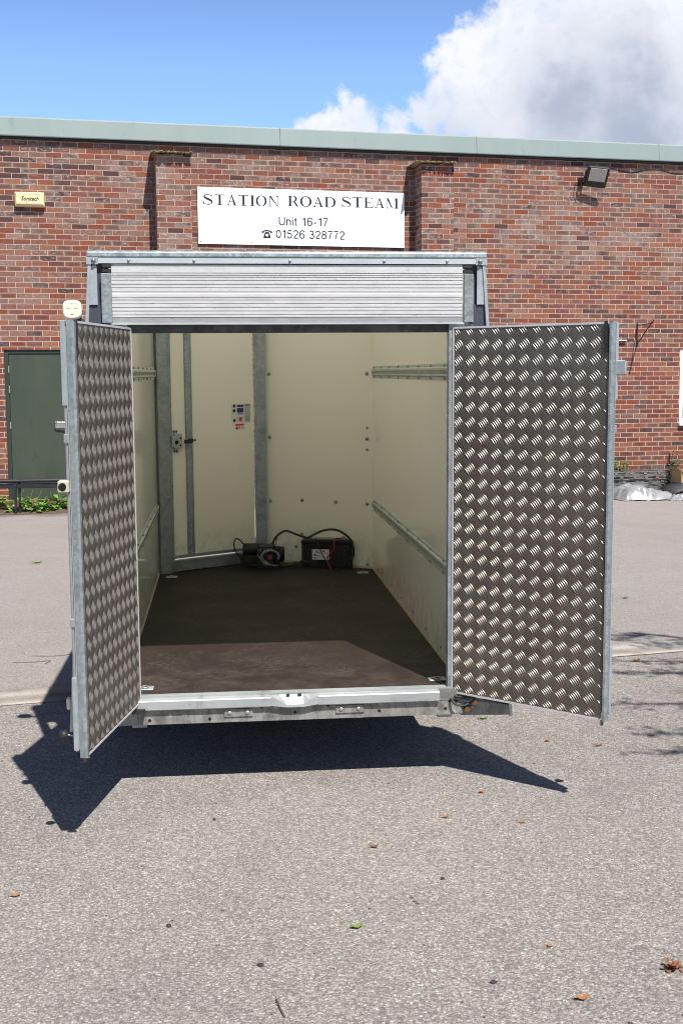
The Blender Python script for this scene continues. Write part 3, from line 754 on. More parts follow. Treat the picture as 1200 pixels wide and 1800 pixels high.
# floor with V nose
fm = MB(); ft = .018
pl = [(-Wd, .03), (Wd, .03), (Wd, L), (0, La), (-Wd, L)]
fm.prism([(p[0], p[1]) for p in pl], 2, zf - ft, zf)
flr = fm.build('floor', 'floor', tr)
ed = MB()
for s_ in (-1, 1):
    ed.prism([(s_ * (Wd - .006), zf), (s_ * Wd, zf), (s_ * Wd, zf + .012)], 1, .05, L)
    a = Vector((s_ * Wd, L, 0)); b_ = Vector((0, La, 0)); d = (b_ - a).normalized(); n_ = Vector((0, -1, 0)); n_ = (n_ - d * n_.dot(d)).normalized()
    ed.add([a + Vector((0, 0, zf)) + n_ * .008, b_ + Vector((0, 0, zf)) + n_ * .008, b_ + Vector((0, 0, zf + .012)), a + Vector((0, 0, zf + .012)), a + Vector((0, 0, zf)), b_ + Vector((0, 0, zf))], [(0, 1, 2, 3), (0, 3, 4), (1, 5, 2), (0, 4, 5, 1)])
ed.build('sealant_edge', 'edge_wood', flr)
# side walls
for s_ in (-1, 1):
    x0, x1 = sorted((s_ * Wd, s_ * (Wd + .022)))
    sw = MB().box(x0, x1, .045, L + .01, zf - .02, ZR).build('side_wall', 'cream', tr)
    x0, x1 = sorted((s_ * (Wd + .0222), s_ * (Wd + .026)))
    MB().box(x0, x1, .045, L + .01, zf - .05, ZR).build('outer_skin', 'ext', sw)
    rx = s_ * Wd
    for z0, z1 in ((.780, .852), (1.642, 1.716)):
        zc = (z0 + z1) / 2; q = -s_
        pr = [(rx - .001 * q, z0), (rx + q * .003, z0), (rx + q * .003, zc - .023), (rx + q * .012, zc - .018), (rx + q * .012, zc + .018), (rx + q * .003, zc + .023), (rx + q * .003, z1), (rx - .001 * q, z1)]
        rl = MB().prism(pr, 1, .06, L - .03).build('lashing_rail', 'rail', tr)
        sl_ = MB(); y = .08
        while y < L - .05:
            sl_.box(*sorted((rx + q * .0115, rx + q * .0124)), y, y + .009, zc - .009, zc + .009); y += .025
        sl_.build('slots', 'slot', rl)['kind'] = 'stuff'
        rv0 = MB().lathe([(.007, 0), (.0065, .004), (.003, .007)], (0, 0, 0), (q, 0, 0), 8).build('rivet', 'galv', rl)
        for k in range(9):
            for zz in (z0 + .008, z1 - .008):
                c = rv0 if (k == 0 and zz < zc) else rv0.copy()
                if c is not rv0: COL.objects.link(c); c.parent = rl
                c.location = (rx + q * .003, .10 + k * .345, zz)
    for k in range(8): MB().lathe([(.006, 0), (.005, .004)], (s_ * Wd, .12 + k * .4, zf + .045), (-s_, 0, 0), 8).build('screw', 'rust', sw)
# nose panels
AL, AR = math.atan2(L - La, -Wd), math.atan2(L - La, Wd)
NL = math.hypot(Wd, La - L)
nr = MB().box(.0, NL, 0, .022, zf - .02, ZR).build('nose_panel', 'cream', tr); nr.location = (0, La, 0); nr.rotation_euler = (0, 0, AR)
for d, z in ((.055, 1.673), (.055, 1.243), (.055, .804), (.30, .819), (.556, .819), (.790, .815), (.79, 1.669), (.79, 1.246), (.79, .415), (.30, .585), (.25, .50)):
    MB().lathe([(.0125, 0), (.0125, .003), (.009, .0055), (.0045, .0055), (.0045, .009)], (d, 0, z), (0, -1, 0), 12).build('bolt', 'galv', nr)
for z in (1.317, 1.175): MB().lathe([(.0095, 0), (.009, .003), (.004, .006)], (.79, 0, z), (0, -1, 0), 12).build('bolt', 'galv', nr)
# front post at the apex
MB().box(-.060, .016, -.05, -.004, zf, ZR, Matrix.Translation((0, La, 0))).build('nose_post', 'galv', tr)
# left nose: door frame, door, latch, strip  (local +x from the apex outwards, interior is +y)
jf = MB()
jf.prism([(.742, .0), (.742, .032), (.760, .040), (.835, .040), (.835, 0)], 2, zf, ZR)
jf.box(.725, .742, 0, .022, zf, ZR)
jf.box(.060, .742, 0, .03, zf + .006, .452).box(.060, .742, 0, .036, .452, .462)
jfr = jf.build('side_door_frame', 'galv', tr); jfr.location = (0, La, 0); jfr.rotation_euler = (0, 0, AL)
MB().tube([(.748, .034, .462), (.812, .042, .402)], .003, 5).build('weld', 'alu', jfr)
jd = MB().box(.085, .724, -.018, .010, .470, ZR).build('side_door', 'cream', tr); jd.location = (0, La, 0); jd.rotation_euler = (0, 0, AL)
MB().box(.086, .723, .0102, .016, .471, .492).build('bottom_trim', 'galv', jd)
MB().prism([(.570, .0102), (.571, .022), (.596, .030), (.618, .022), (.620, .0102)], 2, .502, ZR).build('stiffener', 'galv', jd)
lt = MB().box(.655, .712, .0102, .030, 1.195, 1.290).box(.680, .722, .0102, .014, 1.290, 1.316).box(.676, .722, .0102, .014, 1.165, 1.195).box(.716, .738, .012, .042, 1.205, 1.28)
lto = lt.build('latch', 'galv_bright', jd)
hl = MB().cyl((.698, .030, 1.235), (.698, .034, 1.235), .013)
for a in (.688, .706):
    for z in (1.303, 1.178): hl.cyl((a, .014, z), (a, .0165, z), .0055)
for a, z in ((.668, 1.262), (.670, 1.215)): hl.cyl((a, .030, z), (a, .036, z), .006)
hl.build('latch_bolts', 'void', lto)
MB().box(.590, .640, .030, .052, 1.226, 1.250).cyl((.598, .0, 1.245), (.598, .06, 1.245), .013).build('lever', 'black', jd)
MB().lathe([(.008, 0), (.007, .004)], (.545, .010, 1.243), (0, 1, 0), 8).build('stud', 'rust', jd)
# stickers on the side door
st = [('st_white', .112, .262, 1.345, 1.472, 0)]
st += [('st_blue', .164, .215, 1.452, 1.467, 1), ('st_blue', .164, .215, 1.414, 1.446, 1), ('st_black', .164, .215, 1.402, 1.408, 1), ('st_white', .164, .215, 1.385, 1.400, 1),
       ('st_black', .165, .215, 1.376, 1.381, 1), ('st_red', .178, .200, 1.355, 1.376, 2), ('st_black', .110, .158, 1.460, 1.468, 1), ('st_grey', .112, .156, 1.352, 1.456, 1)]
stk = MB().box(.108, .262, .0101, .0106, 1.345, 1.474).build('safety_sticker', 'st_white', jd)
for nm in ('st_blue', 'st_black', 'st_red', 'st_grey'):
    q = MB()
    for a in st:
        if a[0] == nm: q.box(a[1], a[2], .0108, .0112 + a[5] * .0002, a[3], a[4])
    if nm == 'st_black':
        for z in (1.459, 1.428, 1.362): q.lathe([(.011, 0), (.011, .0006)], (.238, .0108, z), (0, 1, 0), 16)
        for k in range(5): q.box(.118, .150, .0118, .0121, 1.358 + k * .006, 1.3595 + k * .006)
    q.build('print', nm, stk)
q = MB().box(.158, .232, .0101, .0107, 1.300, 1.341).build('warning_sticker', 'st_white', jd)
MB().box(.160, .230, .0109, .0112, 1.327, 1.339).lathe([(.011, 0), (.011, .0005)], (.218, .0109, 1.311), (0, 1, 0), 16).box(.192, .198, .0109, .0112, 1.305, 1.320).box(.178, .184, .0109, .0112, 1.305, 1.320).box(.164, .170, .0109, .0112, 1.305, 1.320).build('print', 'st_red', q)
# tie-down rings
for (x, y) in ((.612, .135), (-.612, .135), (.615, 2.83), (-.615, 2.83)):
    t1 = MB().cbox(x - .036, x + .036, y - .028, y + .028, zf, zf + .004, .0015)
    ri = t1.build('tie_down_ring', 'galv_bright', tr)
    MB().cyl((x, y, zf + .0041), (x, y, zf + .005), .017, n=18).build('recess', 'void', ri)
    q = MB(); n = 14
    q.tube([(x + .015 * math.cos(2 * math.pi * k / n), y + .015 * math.sin(2 * math.pi * k / n), zf + .007) for k in range(n + 1)], .003, 6)
    q.build('ring', 'alu_dull', ri)
# rear frame: jambs, header
for s_ in (-1, 1):
    MB().box(*sorted((s_ * .632, s_ * .727)), .004, .044, zf, 1.87).build('rear_post', 'galv', tr)
MB().box(-.632, .632, .02, .05, zt, 1.868).build('header', 'header', tr)
MB().box(-.632, .632, .050, .075, zt - .0, 2.10).build('header_lining', 'dark', tr)
MB().box(-.690, .690, -.012, .018, 1.8685, 1.874).build('header_lip', 'galv_white', tr)
# slatted panel profile
gz_ = lambda y: 2.102 - (y - 463) * .002158
groove = [480, 484, 487.3, 492.7, 500, 506, 513.3, 527.7, 534.3, 540.7, 547.3, 554]
pr = [(.012, 1.8975), (-.006, 1.8975)]
for y in reversed(groove):
    z = gz_(y)
    pr += [(-.006, z - .0024), (-.005, z - .0016), (.001, z - .0009), (.001, z + .0009), (-.005, z + .0016), (-.006, z + .0024)]
    if y == 527.7: pr += [(-.006, gz_(524)), (-.009, gz_(522)), (-.009, gz_(517)), (-.006, gz_(515.5))]
pr += [(-.006, 2.098), (.012, 2.098)]
MB().prism(pr, 0, -.687, .684).build('slatted_panel', 'alu', tr)
MB().box(-.687, .684, -.004, .012, 1.8745, 1.897).build('lower_rail', 'alu_dull', tr)
# top beam
tb = MB().prism([(-.017, 2.126), (-.015, 2.144), (-.006, 2.152), (.06, 2.152), (.06, 2.125), (-.014, 2.125)], 0, -.779, .779).build('top_beam', 'galv', tr)
tb.modifiers.new('b', 'BEVEL').width = .004; tb.modifiers['b'].segments = 2
ts = MB().box(-.735, .735, -.013, .05, 2.102, 2.1245).build('top_trim', 'galv_white', tr)
for x in (-.62, -.37, .0, .37, .62): MB().lathe([(.006, 0), (.005, .004)], (x, -.013, 2.113), (0, -1, 0), 10).build('rivet', 'alu_dull', ts)
for s_ in (-1, 1):
    e = MB().box(*sorted((s_ * .7355, s_ * .780)), -.0155, .05, 2.098, 2.1245).build('beam_bracket', 'galv_bright', tr)
    MB().lathe([(.010, 0), (.010, .002), (.0065, .003), (.0065, .009)], (s_ * .752, -.0155, 2.112), (0, -1, 0), 8).build('bolt', 'galv', e)
    # galvanised guide post beside the slats
    MB().cbox(*sorted((s_ * .6885, s_ * .727)), -.016, .003, 1.8745, 2.064, .002).build('guide_post', 'galv', tr)
    for k in range(2): MB().box(*sorted((s_ * .688, s_ * .722)), -.012, .02, 2.068 + k * .018, 2.080 + k * .018).build('rubber_stop', 'black', tr)
    # channel and plates outboard of it
    MB().box(*sorted((s_ * .7275, s_ * .745)), .01, .05, 1.86, 2.098).build('corner_channel', 'flap', tr)
    MB().prism([(s_ * .742, 2.092), (s_ * .767, 2.092), (s_ * .776, 1.945), (s_ * .742, 1.945)], 1, -.006, -.002).build('gusset', 'galv_bright', tr)
    MB().box(*sorted((s_ * .728, s_ * .786)), .001, .03, 1.70, 1.945).build('inner_flap', 'flap', tr)
    # raked stay from beam end down to crossmember end
    q = MB(); top, bot = s_ * .775, s_ * .903
    q.prism([(top - s_ * .012, 2.098), (top, 2.098), (bot, .256), (bot - s_ * .012, .256)], 1, -.012, .06)
    q.build('raked_stay', 'galv_bright', tr)
    MB().prism([(top - s_ * .02, 2.09), (top - s_ * .013, 2.09), (bot - s_ * .013, .30), (bot - s_ * .05, .30)], 1, .03, .06).build('stay_web', 'galv', tr)
# translucent roof
rf = MB().box(-.728, .728, .06, L, ZR + .001, ZR + .006)
rf.add([(-.728, L, ZR + .001), (.728, L, ZR + .001), (0, La + .03, ZR + .001), (-.728, L, ZR + .006), (.728, L, ZR + .006), (0, La + .03, ZR + .006)], [(0, 2, 1), (3, 4, 5), (0, 3, 5, 2), (1, 2, 5, 4)])
rfo = rf.build('roof', M['roof'], tr)
q = MB()
for s_ in (-1, 1): q.box(*sorted((s_ * .715, s_ * .740)), .06, L, ZR - .04, ZR + .022)
q.build('roof_rail', 'galv_bright', rfo)
# sill, step, crossmember
MB().box(-.651, .700, -.004, .032, zf - .012, zf + .0015).box(-.640, .640, .022, .030, zf + .0016, zf + .0045).box(-.640, .600, -.0035, .001, zf + .0016, zf + .0035).build('sill_strip', 'step', tr)
stp = MB().prism([(-.030, .336), (-.034, .340), (-.034, .373), (-.030, .377), (-.004, .380), (-.004, .336)], 0, -.640, -.0965)
stp.prism([(-.030, .336), (-.034, .340), (-.034, .373), (-.030, .377), (-.004, .380), (-.004, .336)], 0, .0945, .593)
stp.build('step_plate', 'step', tr)
# dished pull handle in the middle of the step
hn = MB()
tz_ = [(-.096, .377), (-.062, .362), (-.034, .345), (.034, .345), (.060, .362), (.094, .377)]
bk = [(-.096, .342), (-.062, .337), (-.034, .334), (.034, .334), (.060, .337), (.094, .342)]
v = []
for (x, z), (x2, z2) in zip(tz_, bk): v += [(x, -.006, .379), (x, -.033 - .005 * (1 - abs(x) / .1), z), (x2, -.035 - .005 * (1 - abs(x) / .1), z2), (x2, -.006, z2 - .004)]
f = []
for i in range(5):
    for k in range(3): f.append((i * 4 + k, i * 4 + 4 + k, i * 4 + 5 + k, i * 4 + 1 + k))
f += [(0, 1, 2, 3), (20, 23, 22, 21)]
hn.add(v, f)
hno = hn.build('step_handle', 'step', tr)
MB().box(-.035, -.02, -.02, -.004, .3795, .3815).box(.012, .028, -.02, -.004, .3795, .3815).build('rubber_pad', 'black', hno)
crm = MB().box(-.63, .684, -.014, .045, zb, .3355)
crm.prism([(.686, zb - .006), (.900, .262), (.900, .303), (.686, .336)], 1, -.010, .040)
crm.prism([(-.632, .336), (-.900, .303), (-.900, .262), (-.632, zb)], 1, -.010, .040)
crm.box(.59, .684, -.016, -.0145, .336, .383)
crs = crm.build('rear_crossmember', 'cross', tr)
q = MB()
for x, z in ((-.585, .292), (-.345, .290), (-.135, .333), (.135, .330), (.345, .300), (0, .306), (.638, .331), (.620, .300), (.665, .33), (.70, .30)):
    MB().cyl((x, -.0142, z), (x, -.0155, z), .0062, n=12).build('bolt_hole', 'void', crs)
for x in (-.229, .224):
    p = MB().cbox(x - .058, x + .058, -.020, -.0142, .296, .330, .002).build('blanking_plate', 'cross', crs)
    for a in (-.036, .036): MB().lathe([(.009, 0), (.009, .002), (.004, .003)], (x + a, -.020, .313), (0, -1, 0), 12).build('screw', 'alu_dull', p)
for x, z in ((.742, .322), (.712, .294)): MB().lathe([(.0115, 0), (.0115, .006), (.008, .007)], (x, -.011, z), (0, -1, 0), 14).build('cable_grommet', 'orange', crs)
MB().tube(bez([(.64, -.02, .345), (.655, -.04, .325), (.69, -.045, .318), (.73, -.035, .333), (.74, -.03, .345), (.70, -.03, .349), (.655, -.02, .35)], 5), .0045).tube(bez([(.70, -.012, .315), (.715, -.03, .312), (.73, -.02, .31)], 4), .003).build('trailing_wire', 'black', crs)
MB().box(-.652, -.600, -.05, -.015, .330, .347).build('door_catch', 'black', crs)
# side marker lamp on left side near the top, and the lower left one
lm = MB(); rings = [(.030, .012, 4.5), (.0355, .006, 4), (.0365, -.006, 3.6), (.034, -.014, 3.4), (.0285, -.0175, 3.2), (.0265, -.0165, 3.2), (.010, -.0170, 2.5)]; nn_ = 40; v = []
for r_, y_, ex in rings:
    for k in range(nn_):
        a_ = 2 * math.pi * k / nn_; c_, s__ = math.cos(a_), math.sin(a_); q_ = (abs(c_) ** ex + abs(s__) ** ex) ** (-1 / ex)
        v.append((-.838 + r_ * c_ * q_, -.012 + y_, 1.925 + r_ * s__ * q_))
f = [(i * nn_ + k, i * nn_ + (k + 1) % nn_, (i + 1) * nn_ + (k + 1) % nn_, (i + 1) * nn_ + k) for i in range(len(rings) - 1) for k in range(nn_)]
f += [tuple(range(nn_)), tuple(reversed(range((len(rings) - 1) * nn_, len(rings) * nn_)))]
lm.add(v, f, True).cbox(-.846, -.830, -.0305, -.028, 1.908, 1.921, .001).cbox(-.858, -.844, -.0298, -.0275, 1.930, 1.944, .001).cbox(-.832, -.818, -.0298, -.0275, 1.930, 1.944, .001)
lmo = lm.build('marker_lamp', 'white_lamp', tr)
MB().cyl((-.83, .0, 1.90), (-.775, .01, 1.86), .01).cyl((-.838, 0.01, 1.925), (-.838, -.002, 1.925), .034, n=18).build('lamp_stalk', 'black', lmo)
lo_ = MB().cbox(-.912, -.896, -.015, .015, .345, .395, .005).build('marker_lamp', 'white_lamp', tr)
MB().cbox(-.892, -.865, -.012, .0, .395, .420, .002).build('red_lens', 'redlens', tr)
MB().box(-.893, -.80, -.002, .03, .27, .39).build('lamp_bracket', 'alu_dull', tr)

# --- rear doors
def tread_bars(W0, W1, Z0, Z1, y, sgn, P_=.0595, Pz=.0612):
    mb = MB(); cols = int((W1 - W0) / P_) + 2; rows = int((Z1 - Z0) / Pz) + 2
    Lh, wd, ht = .0186, .0022, .0023
    ns = 5; cs = 4; CS = ((1, 0), (.16, 1), (-.16, 1), (-1, 0))
    for kind in (0, 1):
        for i in range(-1, cols):
            for j in range(-1, rows):
                cx = W0 + .014 + (i + .5 * kind) * P_; cz = Z1 - .004 - (j + .5 * kind) * Pz
                ang = R(-52) if kind == 0 else R(46)
                d = Vector((math.cos(ang), math.sin(ang))); n_ = Vector((-d.y, d.x))
                for k in range(-2, 3):
                    c = Vector((cx, cz)) + n_ * k * .0092 + d * (0 if kind else (abs(k) - 1.2) * -.0006)
                    st_ = []
                    bend = .0026
                    for a in range(ns + 1):
                        u = -1 + 2 * a / ns; hf = (.25, .85, 1, 1, .85, .25)[a]
                        st_.append((c + d * u * Lh + n_ * bend * (1 - u * u) * (1 if kind == 0 else -1), wd * hf, ht * hf))
                    if any(not (W0 < p[0].x < W1 and Z0 < p[0].y < Z1) for p in st_):
                        st_ = [p for p in st_ if W0 < p[0].x < W1 and Z0 < p[0].y < Z1]
                        if len(st_) < 3: continue
                    v = []
                    for p, hw, hh in st_:
                        for b2 in range(cs):
                            q2 = p + n_ * (CS[b2][0] * hw)
                            v.append((q2.x, y + sgn * (hh * CS[b2][1] + .00005), q2.y))
                    f_ = [(a * cs + b2, a * cs + b2 + 1, (a + 1) * cs + b2 + 1, (a + 1) * cs + b2) for a in range(len(st_) - 1) for b2 in range(cs - 1)]
                    mb.add(v, f_, False)
    return mb
def rear_door(hx, rotz, sgn, label):
    """local x from hinge outwards; sgn = direction of the inside face along local y"""
    ins = lambda v: sgn * v
    Z0, Z1, DW = .362, 1.857, .682
    def bx(x0, x1, y0, y1, z0, z1, mb=None, c=0):
        mb = mb or MB(); y0, y1 = sorted((ins(y0), ins(y1)))
        return mb.cbox(x0, x1, y0, y1, z0, z1, c) if c else mb.box(x0, x1, y0, y1, z0, z1)
    core = bx(.004, DW - .030, -.019, -.002, Z0 + .004, Z1 - .004)
    d = core.build('rear_door', 'ext', tr); d['label'] = label
    d.location = (hx, 0, 0); d.rotation_euler = (0, 0, rotz)
    pw = .664
    pt = bx(.002, pw, -.0018, .0, Z0 + .008, Z1 - .008).build('tread_plate', 'tread', d)
    me = tread_bars(.004, pw - .001, Z0 + .010, Z1 - .010, ins(0), sgn).build('raised_bars', 'bars', pt)
    # frame: top/bottom edge trims, hinge edge, rounded outer channel
    fr = MB()
    bx(.0, DW - .03, -.021, .003, Z1 - .0075, Z1, fr); bx(.0, DW - .03, -.021, .002, Z0, Z0 + .0075, fr); bx(-.004, .0018, -.021, .003, Z0, Z1, fr)
    fr.build('edge_trim', 'alu', d)
    oc = MB(); prof = []
    x0, x1 = pw + .001, DW
    for (x, y) in ((x0, -.002), (x0 + .004, .004), (x0 + .012, .0075), (x1 - .012, .0075), (x1 - .004, .004), (x1, -.003), (x1, -.022), (x0, -.022)): prof.append((x, ins(y)))
    oc.prism(prof, 2, Z0 - .002, Z1 + .002, False)
    o2 = oc.build('outer_channel', 'galv', d)
    o2.modifiers.new('b', 'BEVEL').width = .002; o2.modifiers['b'].segments = 2
    # outside: meeting-edge lip, two reinforcing plates, lock rod and keepers
    lip = bx(DW - .03, DW + .002, -.0255, -.0225, Z0 + .03, Z1 - .02)
    lip.build('meeting_lip', 'galv_bright', d)
    rod = MB().cyl((DW - .010, ins(-.0335), Z0 + .02), (DW - .010, ins(-.0335), Z1 - .02), .0072)
    ro = rod.build('lock_rod', 'alu_dull', d)
    for z0, z1 in ((1.575, 1.857), (.385, .645)):
        bx(DW - .055, DW + .003, -.043, -.026, z0, z1, None, .002).build('rod_cover', 'galv_bright', d)
    for z in (.82, 1.45): bx(DW - .028, DW + .003, -.042, -.026, z, z + .03, None, .002).build('keeper', 'alu_dull', ro)
    MB().cyl((DW - .02, ins(-.012), Z0 - .022), (DW - .02, ins(-.012), Z0 - .002), .006, n=10).build('bottom_pin', 'rust', d)
    MB().box(DW - .033, DW - .02, *sorted((ins(.0077), ins(.003))), Z1 - .11, Z1 + .003).build('top_seal', 'black', d)
    # hinges
    for z in (.50, 1.10, 1.72):
        MB().cyl((-.006, ins(-.026), z), (-.006, ins(-.026), z + .06), .009, n=10).build('hinge', 'galv', d)
    # rubber-tipped retaining stay low on the outside
    kb_ = MB().cyl((DW - .05, ins(-.025), .425), (DW - .05, ins(-.082), .425), .004, n=8)
    kbo = kb_.build('retaining_pin', 'alu_dull', d)
    MB().lathe([(.006, 0), (.014, .004), (.0175, .014), (.017, .022), (.012, .031), (.0, .034)], (DW - .05, ins(-.080), .425), (0, -sgn, 0), 16).build('rubber_knob', 'black', kbo)
    return d
dl_ = rear_door(-.6209, R(180 + 78.2), +1, 'left rear door with tread plate lining, open almost square to the trailer')
dr_ = rear_door(.651, -R(43.31), -1, 'right rear door with tread plate lining, swung wide open')
# square beige buffer with a black mouth on the left door edge, and a bracket tab on the right door
q = MB().cbox(.664, .700, -.066, -.027, 1.282, 1.326, .006)
sb = q.build('door_buffer', 'beige', dl_)
MB().cyl((.7002, -.0465, 1.304), (.7012, -.0465, 1.304), .0135, n=18).build('buffer_mouth', 'void', sb)
tb_ = MB().cbox(.60, .692, .058, .066, 1.668, 1.716, .002)
MB().cbox(.665, .722, .026, .034, 1.664, 1.718, .004).build('keeper_tab', 'galv_bright', dr_)

# --- chassis, wheels, mudguards, drawbar
ch = MB()
for s_ in (-1, 1): ch.box(*sorted((s_ * .60, s_ * .66)), .05, 2.95, zb - .03, zf - .02)
for y in (.6, 1.2, 1.8, 2.4): ch.box(-.6, .6, y, y + .05, zb, zf - .02)
ch.build('chassis', 'galv', tr)
for s_ in (-1, 1):
    q = MB()
    prof = [(.80, .34), (.84, .56), (.90, .60), (2.24, .60), (2.30, .56), (2.34, .34), (2.325, .34), (2.285, .55), (2.23, .585), (.91, .585), (.855, .55), (.815, .34)]
    q.prism(prof, 0, *sorted((s_ * .735, s_ * .955)))
    q.build('mudguard', 'galv', tr)
    for y in (1.20, 1.93):
        xc = s_ * .86; zc = .262 - .03
        ty = MB().lathe([(.20, -.08), (.255, -.085), (.282, -.07), (.288, 0), (.282, .07), (.255, .085), (.20, .08)], (xc, y, zc), (1, 0, 0), 36).build('wheel', 'black', tr)
        MB().lathe([(.0, -.100), (.035, -.100), (.045, -.088), (.085, -.086), (.10, -.0815), (.165, -.0812), (.180, -.087), (.196, -.087), (.199, -.079), (.199, .079), (.196, .087), (.180, .087), (.165, .0812), (.10, .0815), (.085, .086), (.045, .088), (.035, .100), (.0, .100)], (xc, y, zc), (1, 0, 0), 28).build('rim', 'galv_bright', ty)
db = MB()
for s_ in (-1, 1): db.add([(s_ * .55, 2.7, zb), (s_ * .55 - .05 * s_, 2.7, zb), (s_ * .02, 4.5, zb), (s_ * .07, 4.5, zb), (s_ * .55, 2.7, zf - .03), (s_ * .5, 2.7, zf - .03), (s_ * .02, 4.5, zf - .03), (s_ * .07, 4.5, zf - .03)], [(0, 1, 2, 3), (4, 7, 6, 5), (0, 4, 5, 1), (1, 5, 6, 2), (2, 6, 7, 3), (3, 7, 4, 0)])
dbo = db.build('drawbar', 'galv', tr)
MB().cbox(-.04, .04, 4.45, 4.78, zb + .01, zf - .02, .01).cyl((0, 4.76, zb - .03), (0, 4.76, zf - .02), .035).build('coupling', 'tar', dbo)
jw = MB().cyl((.12, 4.2, .16), (.12, 4.2, .75), .024).cyl((.12, 4.2, .75), (.12, 4.2, .80), .03).build('jockey_wheel', 'galv_bright', dbo)
MB().lathe([(.05, -.03), (.088, -.025), (.095, 0), (.088, .025), (.05, .03)], (.12, 4.2, .02), (1, 0, 0), 24).build('tyre', 'black', jw)

# ------------------------------------------------------------------ battery and winch lying on the trailer floor
def T3(x, y, z):
    return (x, y * math.cos(TP) - z * math.sin(TP) + OY, y * math.sin(TP) + z * math.cos(TP))
bat = empty('battery', T3(.398, 3.060, zf), 'black leisure battery with a paper label standing in the front corner of the trailer', 'battery', (TP, 0, R(-15.7)))
b1 = MB().cbox(-.168, .168, -.0, .16, 0, .165, .004).cbox(-.172, .172, -.004, .164, .160, .185, .004)
bo = b1.build('case', 'dark', bat)
rb = MB()
for k in range(4): rb.box(-.165 + k * .095, -.155 + k * .095, -.006, 0, .02, .155)
rb.box(-.16, .16, -.0055, -.001, .145, .150).build('ribs', 'black', bo)
MB().box(-.14, .14, .03, .13, .1851, .192).build('lid', 'winch_white', bo)
lab = MB().box(-.095, .020, -.0075, -.0062, .055, .125).build('label', 'st_white', bo)
q = MB()
for k in range(22):
    a, z = random.uniform(-.088, .004), random.uniform(.062, .112); q.box(a, a + random.uniform(.004, .013), -.0078, -.0076, z, z + random.uniform(.003, .010))
q.build('print', 'st_black', lab)
for x in (-.12, .11): MB().cyl((x, .04, .185), (x, .04, .208), .010).cyl((x, .04, .195), (x, .04, .203), .016).build('terminal', 'alu_dull', bo)
wn = empty('winch', T3(-.02, 3.12, zf), 'small dark electric winch with wound steel rope on the trailer floor by the nose post', 'winch', (TP, 0, R(-8)))
q = MB().cyl((-.135, .02, .12), (-.03, .02, .12), .042, n=20).cbox(-.15, -.02, -.03, .07, .03, .085, .006)
q.build('motor', 'dark', wn)
q = MB().cbox(-.035, .075, -.055, -.045, .01, .15, .002).cbox(-.035, .075, .08, .09, .01, .15, .002).cbox(-.035, .075, -.055, .09, .0, .012, .002).box(-.03, .07, -.05, .085, .143, .15)
q.build('frame', 'tar', wn)
q = MB()
for k in range(11): q.box(-.028 + k * .009, -.024 + k * .009, -.058, -.0555, .118, .140)
q.build('vent_slots', 'winch_steel', wn)
q = MB()
for k in range(10):
    x = -.028 + k * .0095; n = 16
    q.tube([(x + .004 * j / n, .015 + .045 * math.cos(2 * math.pi * j / n), .075 + .045 * math.sin(2 * math.pi * j / n)) for j in range(n + 1)], .005, 6)
for k in range(5):
    q.tube(bez([(-.03 + k * .012, -.055, .09 - k * .008), (0 + k * .013, -.085, .06 - k * .006), (.02 + k * .014, -.09, .03), (.05 + k * .015, -.07, .012 + k * .004)], 6), .005, 6)
q.build('wire_rope', 'winch_steel', wn)
q = MB().lathe([(.0, -.01), (.045, -.01), (.052, 0), (.052, .014), (.045, .024), (0, .026)], (.115, .01, .09), (1, 0, 0), 24).cbox(.075, .113, -.04, .06, .03, .14, .008)
q.build('gearbox', 'dark', wn)
q = MB().lathe([(.022, 0), (.022, .003), (.0, .004)], (.050, -.080, .078), (-.3, -1, .15), 20)
q.build('clutch_disc', 'winch_red', wn)
q = MB()
q.tube([(.055 + .046 * math.cos(t) * 1.2, -.073 + .012 * math.cos(t), .085 + .042 * math.sin(t)) for t in [R(a) for a in range(-30, 215, 12)]], .009, 8)
q.build('clutch_lever', 'winch_white', wn)
MB().tube(bez([(-.13, .03, .15), (-.165, .02, .19), (-.19, .0, .185), (-.19, -.01, .13), (-.16, -.01, .08), (-.13, 0, .03)], 6), .005, 8).build('cable_loop', 'black', wn)
MB().cyl((.075, .04, .14), (.09, .04, .19), .004).lathe([(0, 0), (.011, .0), (.012, .006), (0, .01)], (.09, .04, .188), (0, 0, 1), 12).build('clutch_pin', 'alu_dull', wn)
q = MB().tube(bez([(.10, -.03, .02), (.19, -.02, .02), (.23, .0, .03), (.27, .0, .045), (.30, .0, .03)], 5), .009, 8)
q.cbox(.20, .25, -.02, .02, .01, .04, .006).build('plug', 'black', wn)
# leads (they hang loose between winch and battery)
ld = empty('battery_cable', T3(-.0, 3.06, zf), 'thick black cable looping from the winch over the top of the battery', 'cable', (TP, 0, 0))
MB().tube(bez([(.04, .05, .16), (.07, .06, .21), (.13, .06, .245), (.20, .03, .225), (.27, .0, .205), (.30, -.01, .22), (.38, -.02, .255), (.46, -.03, .258), (.53, -.05, .22), (.565, -.06, .17), (.572, -.07, .10), (.56, -.075, .065)], 6), .0075, 8).build('lead', 'black', ld)
rd = empty('jump_lead', T3(.38, 3.0, zf), 'thin red lead hanging down the front of the black battery', 'cable', (TP, 0, 0))
MB().tube(bez([(.115, .05, .196), (.08, .03, .20), (.065, -.0, .185), (.06, -.008, .13), (.03, -.010, .10), (.018, -.012, .06), (.03, -.02, .02), (.05, -.03, .006)], 6), .0045, 8).build('red_lead', 'red_wire', rd)
MB().tube(bez([(-.06, .04, .20), (-.05, .025, .195), (-.03, .0, .14), (-.01, -.004, .09), (.02, -.015, .04), (.04, -.022, .012)], 6), .0038, 8).build('black_lead', 'black', rd)

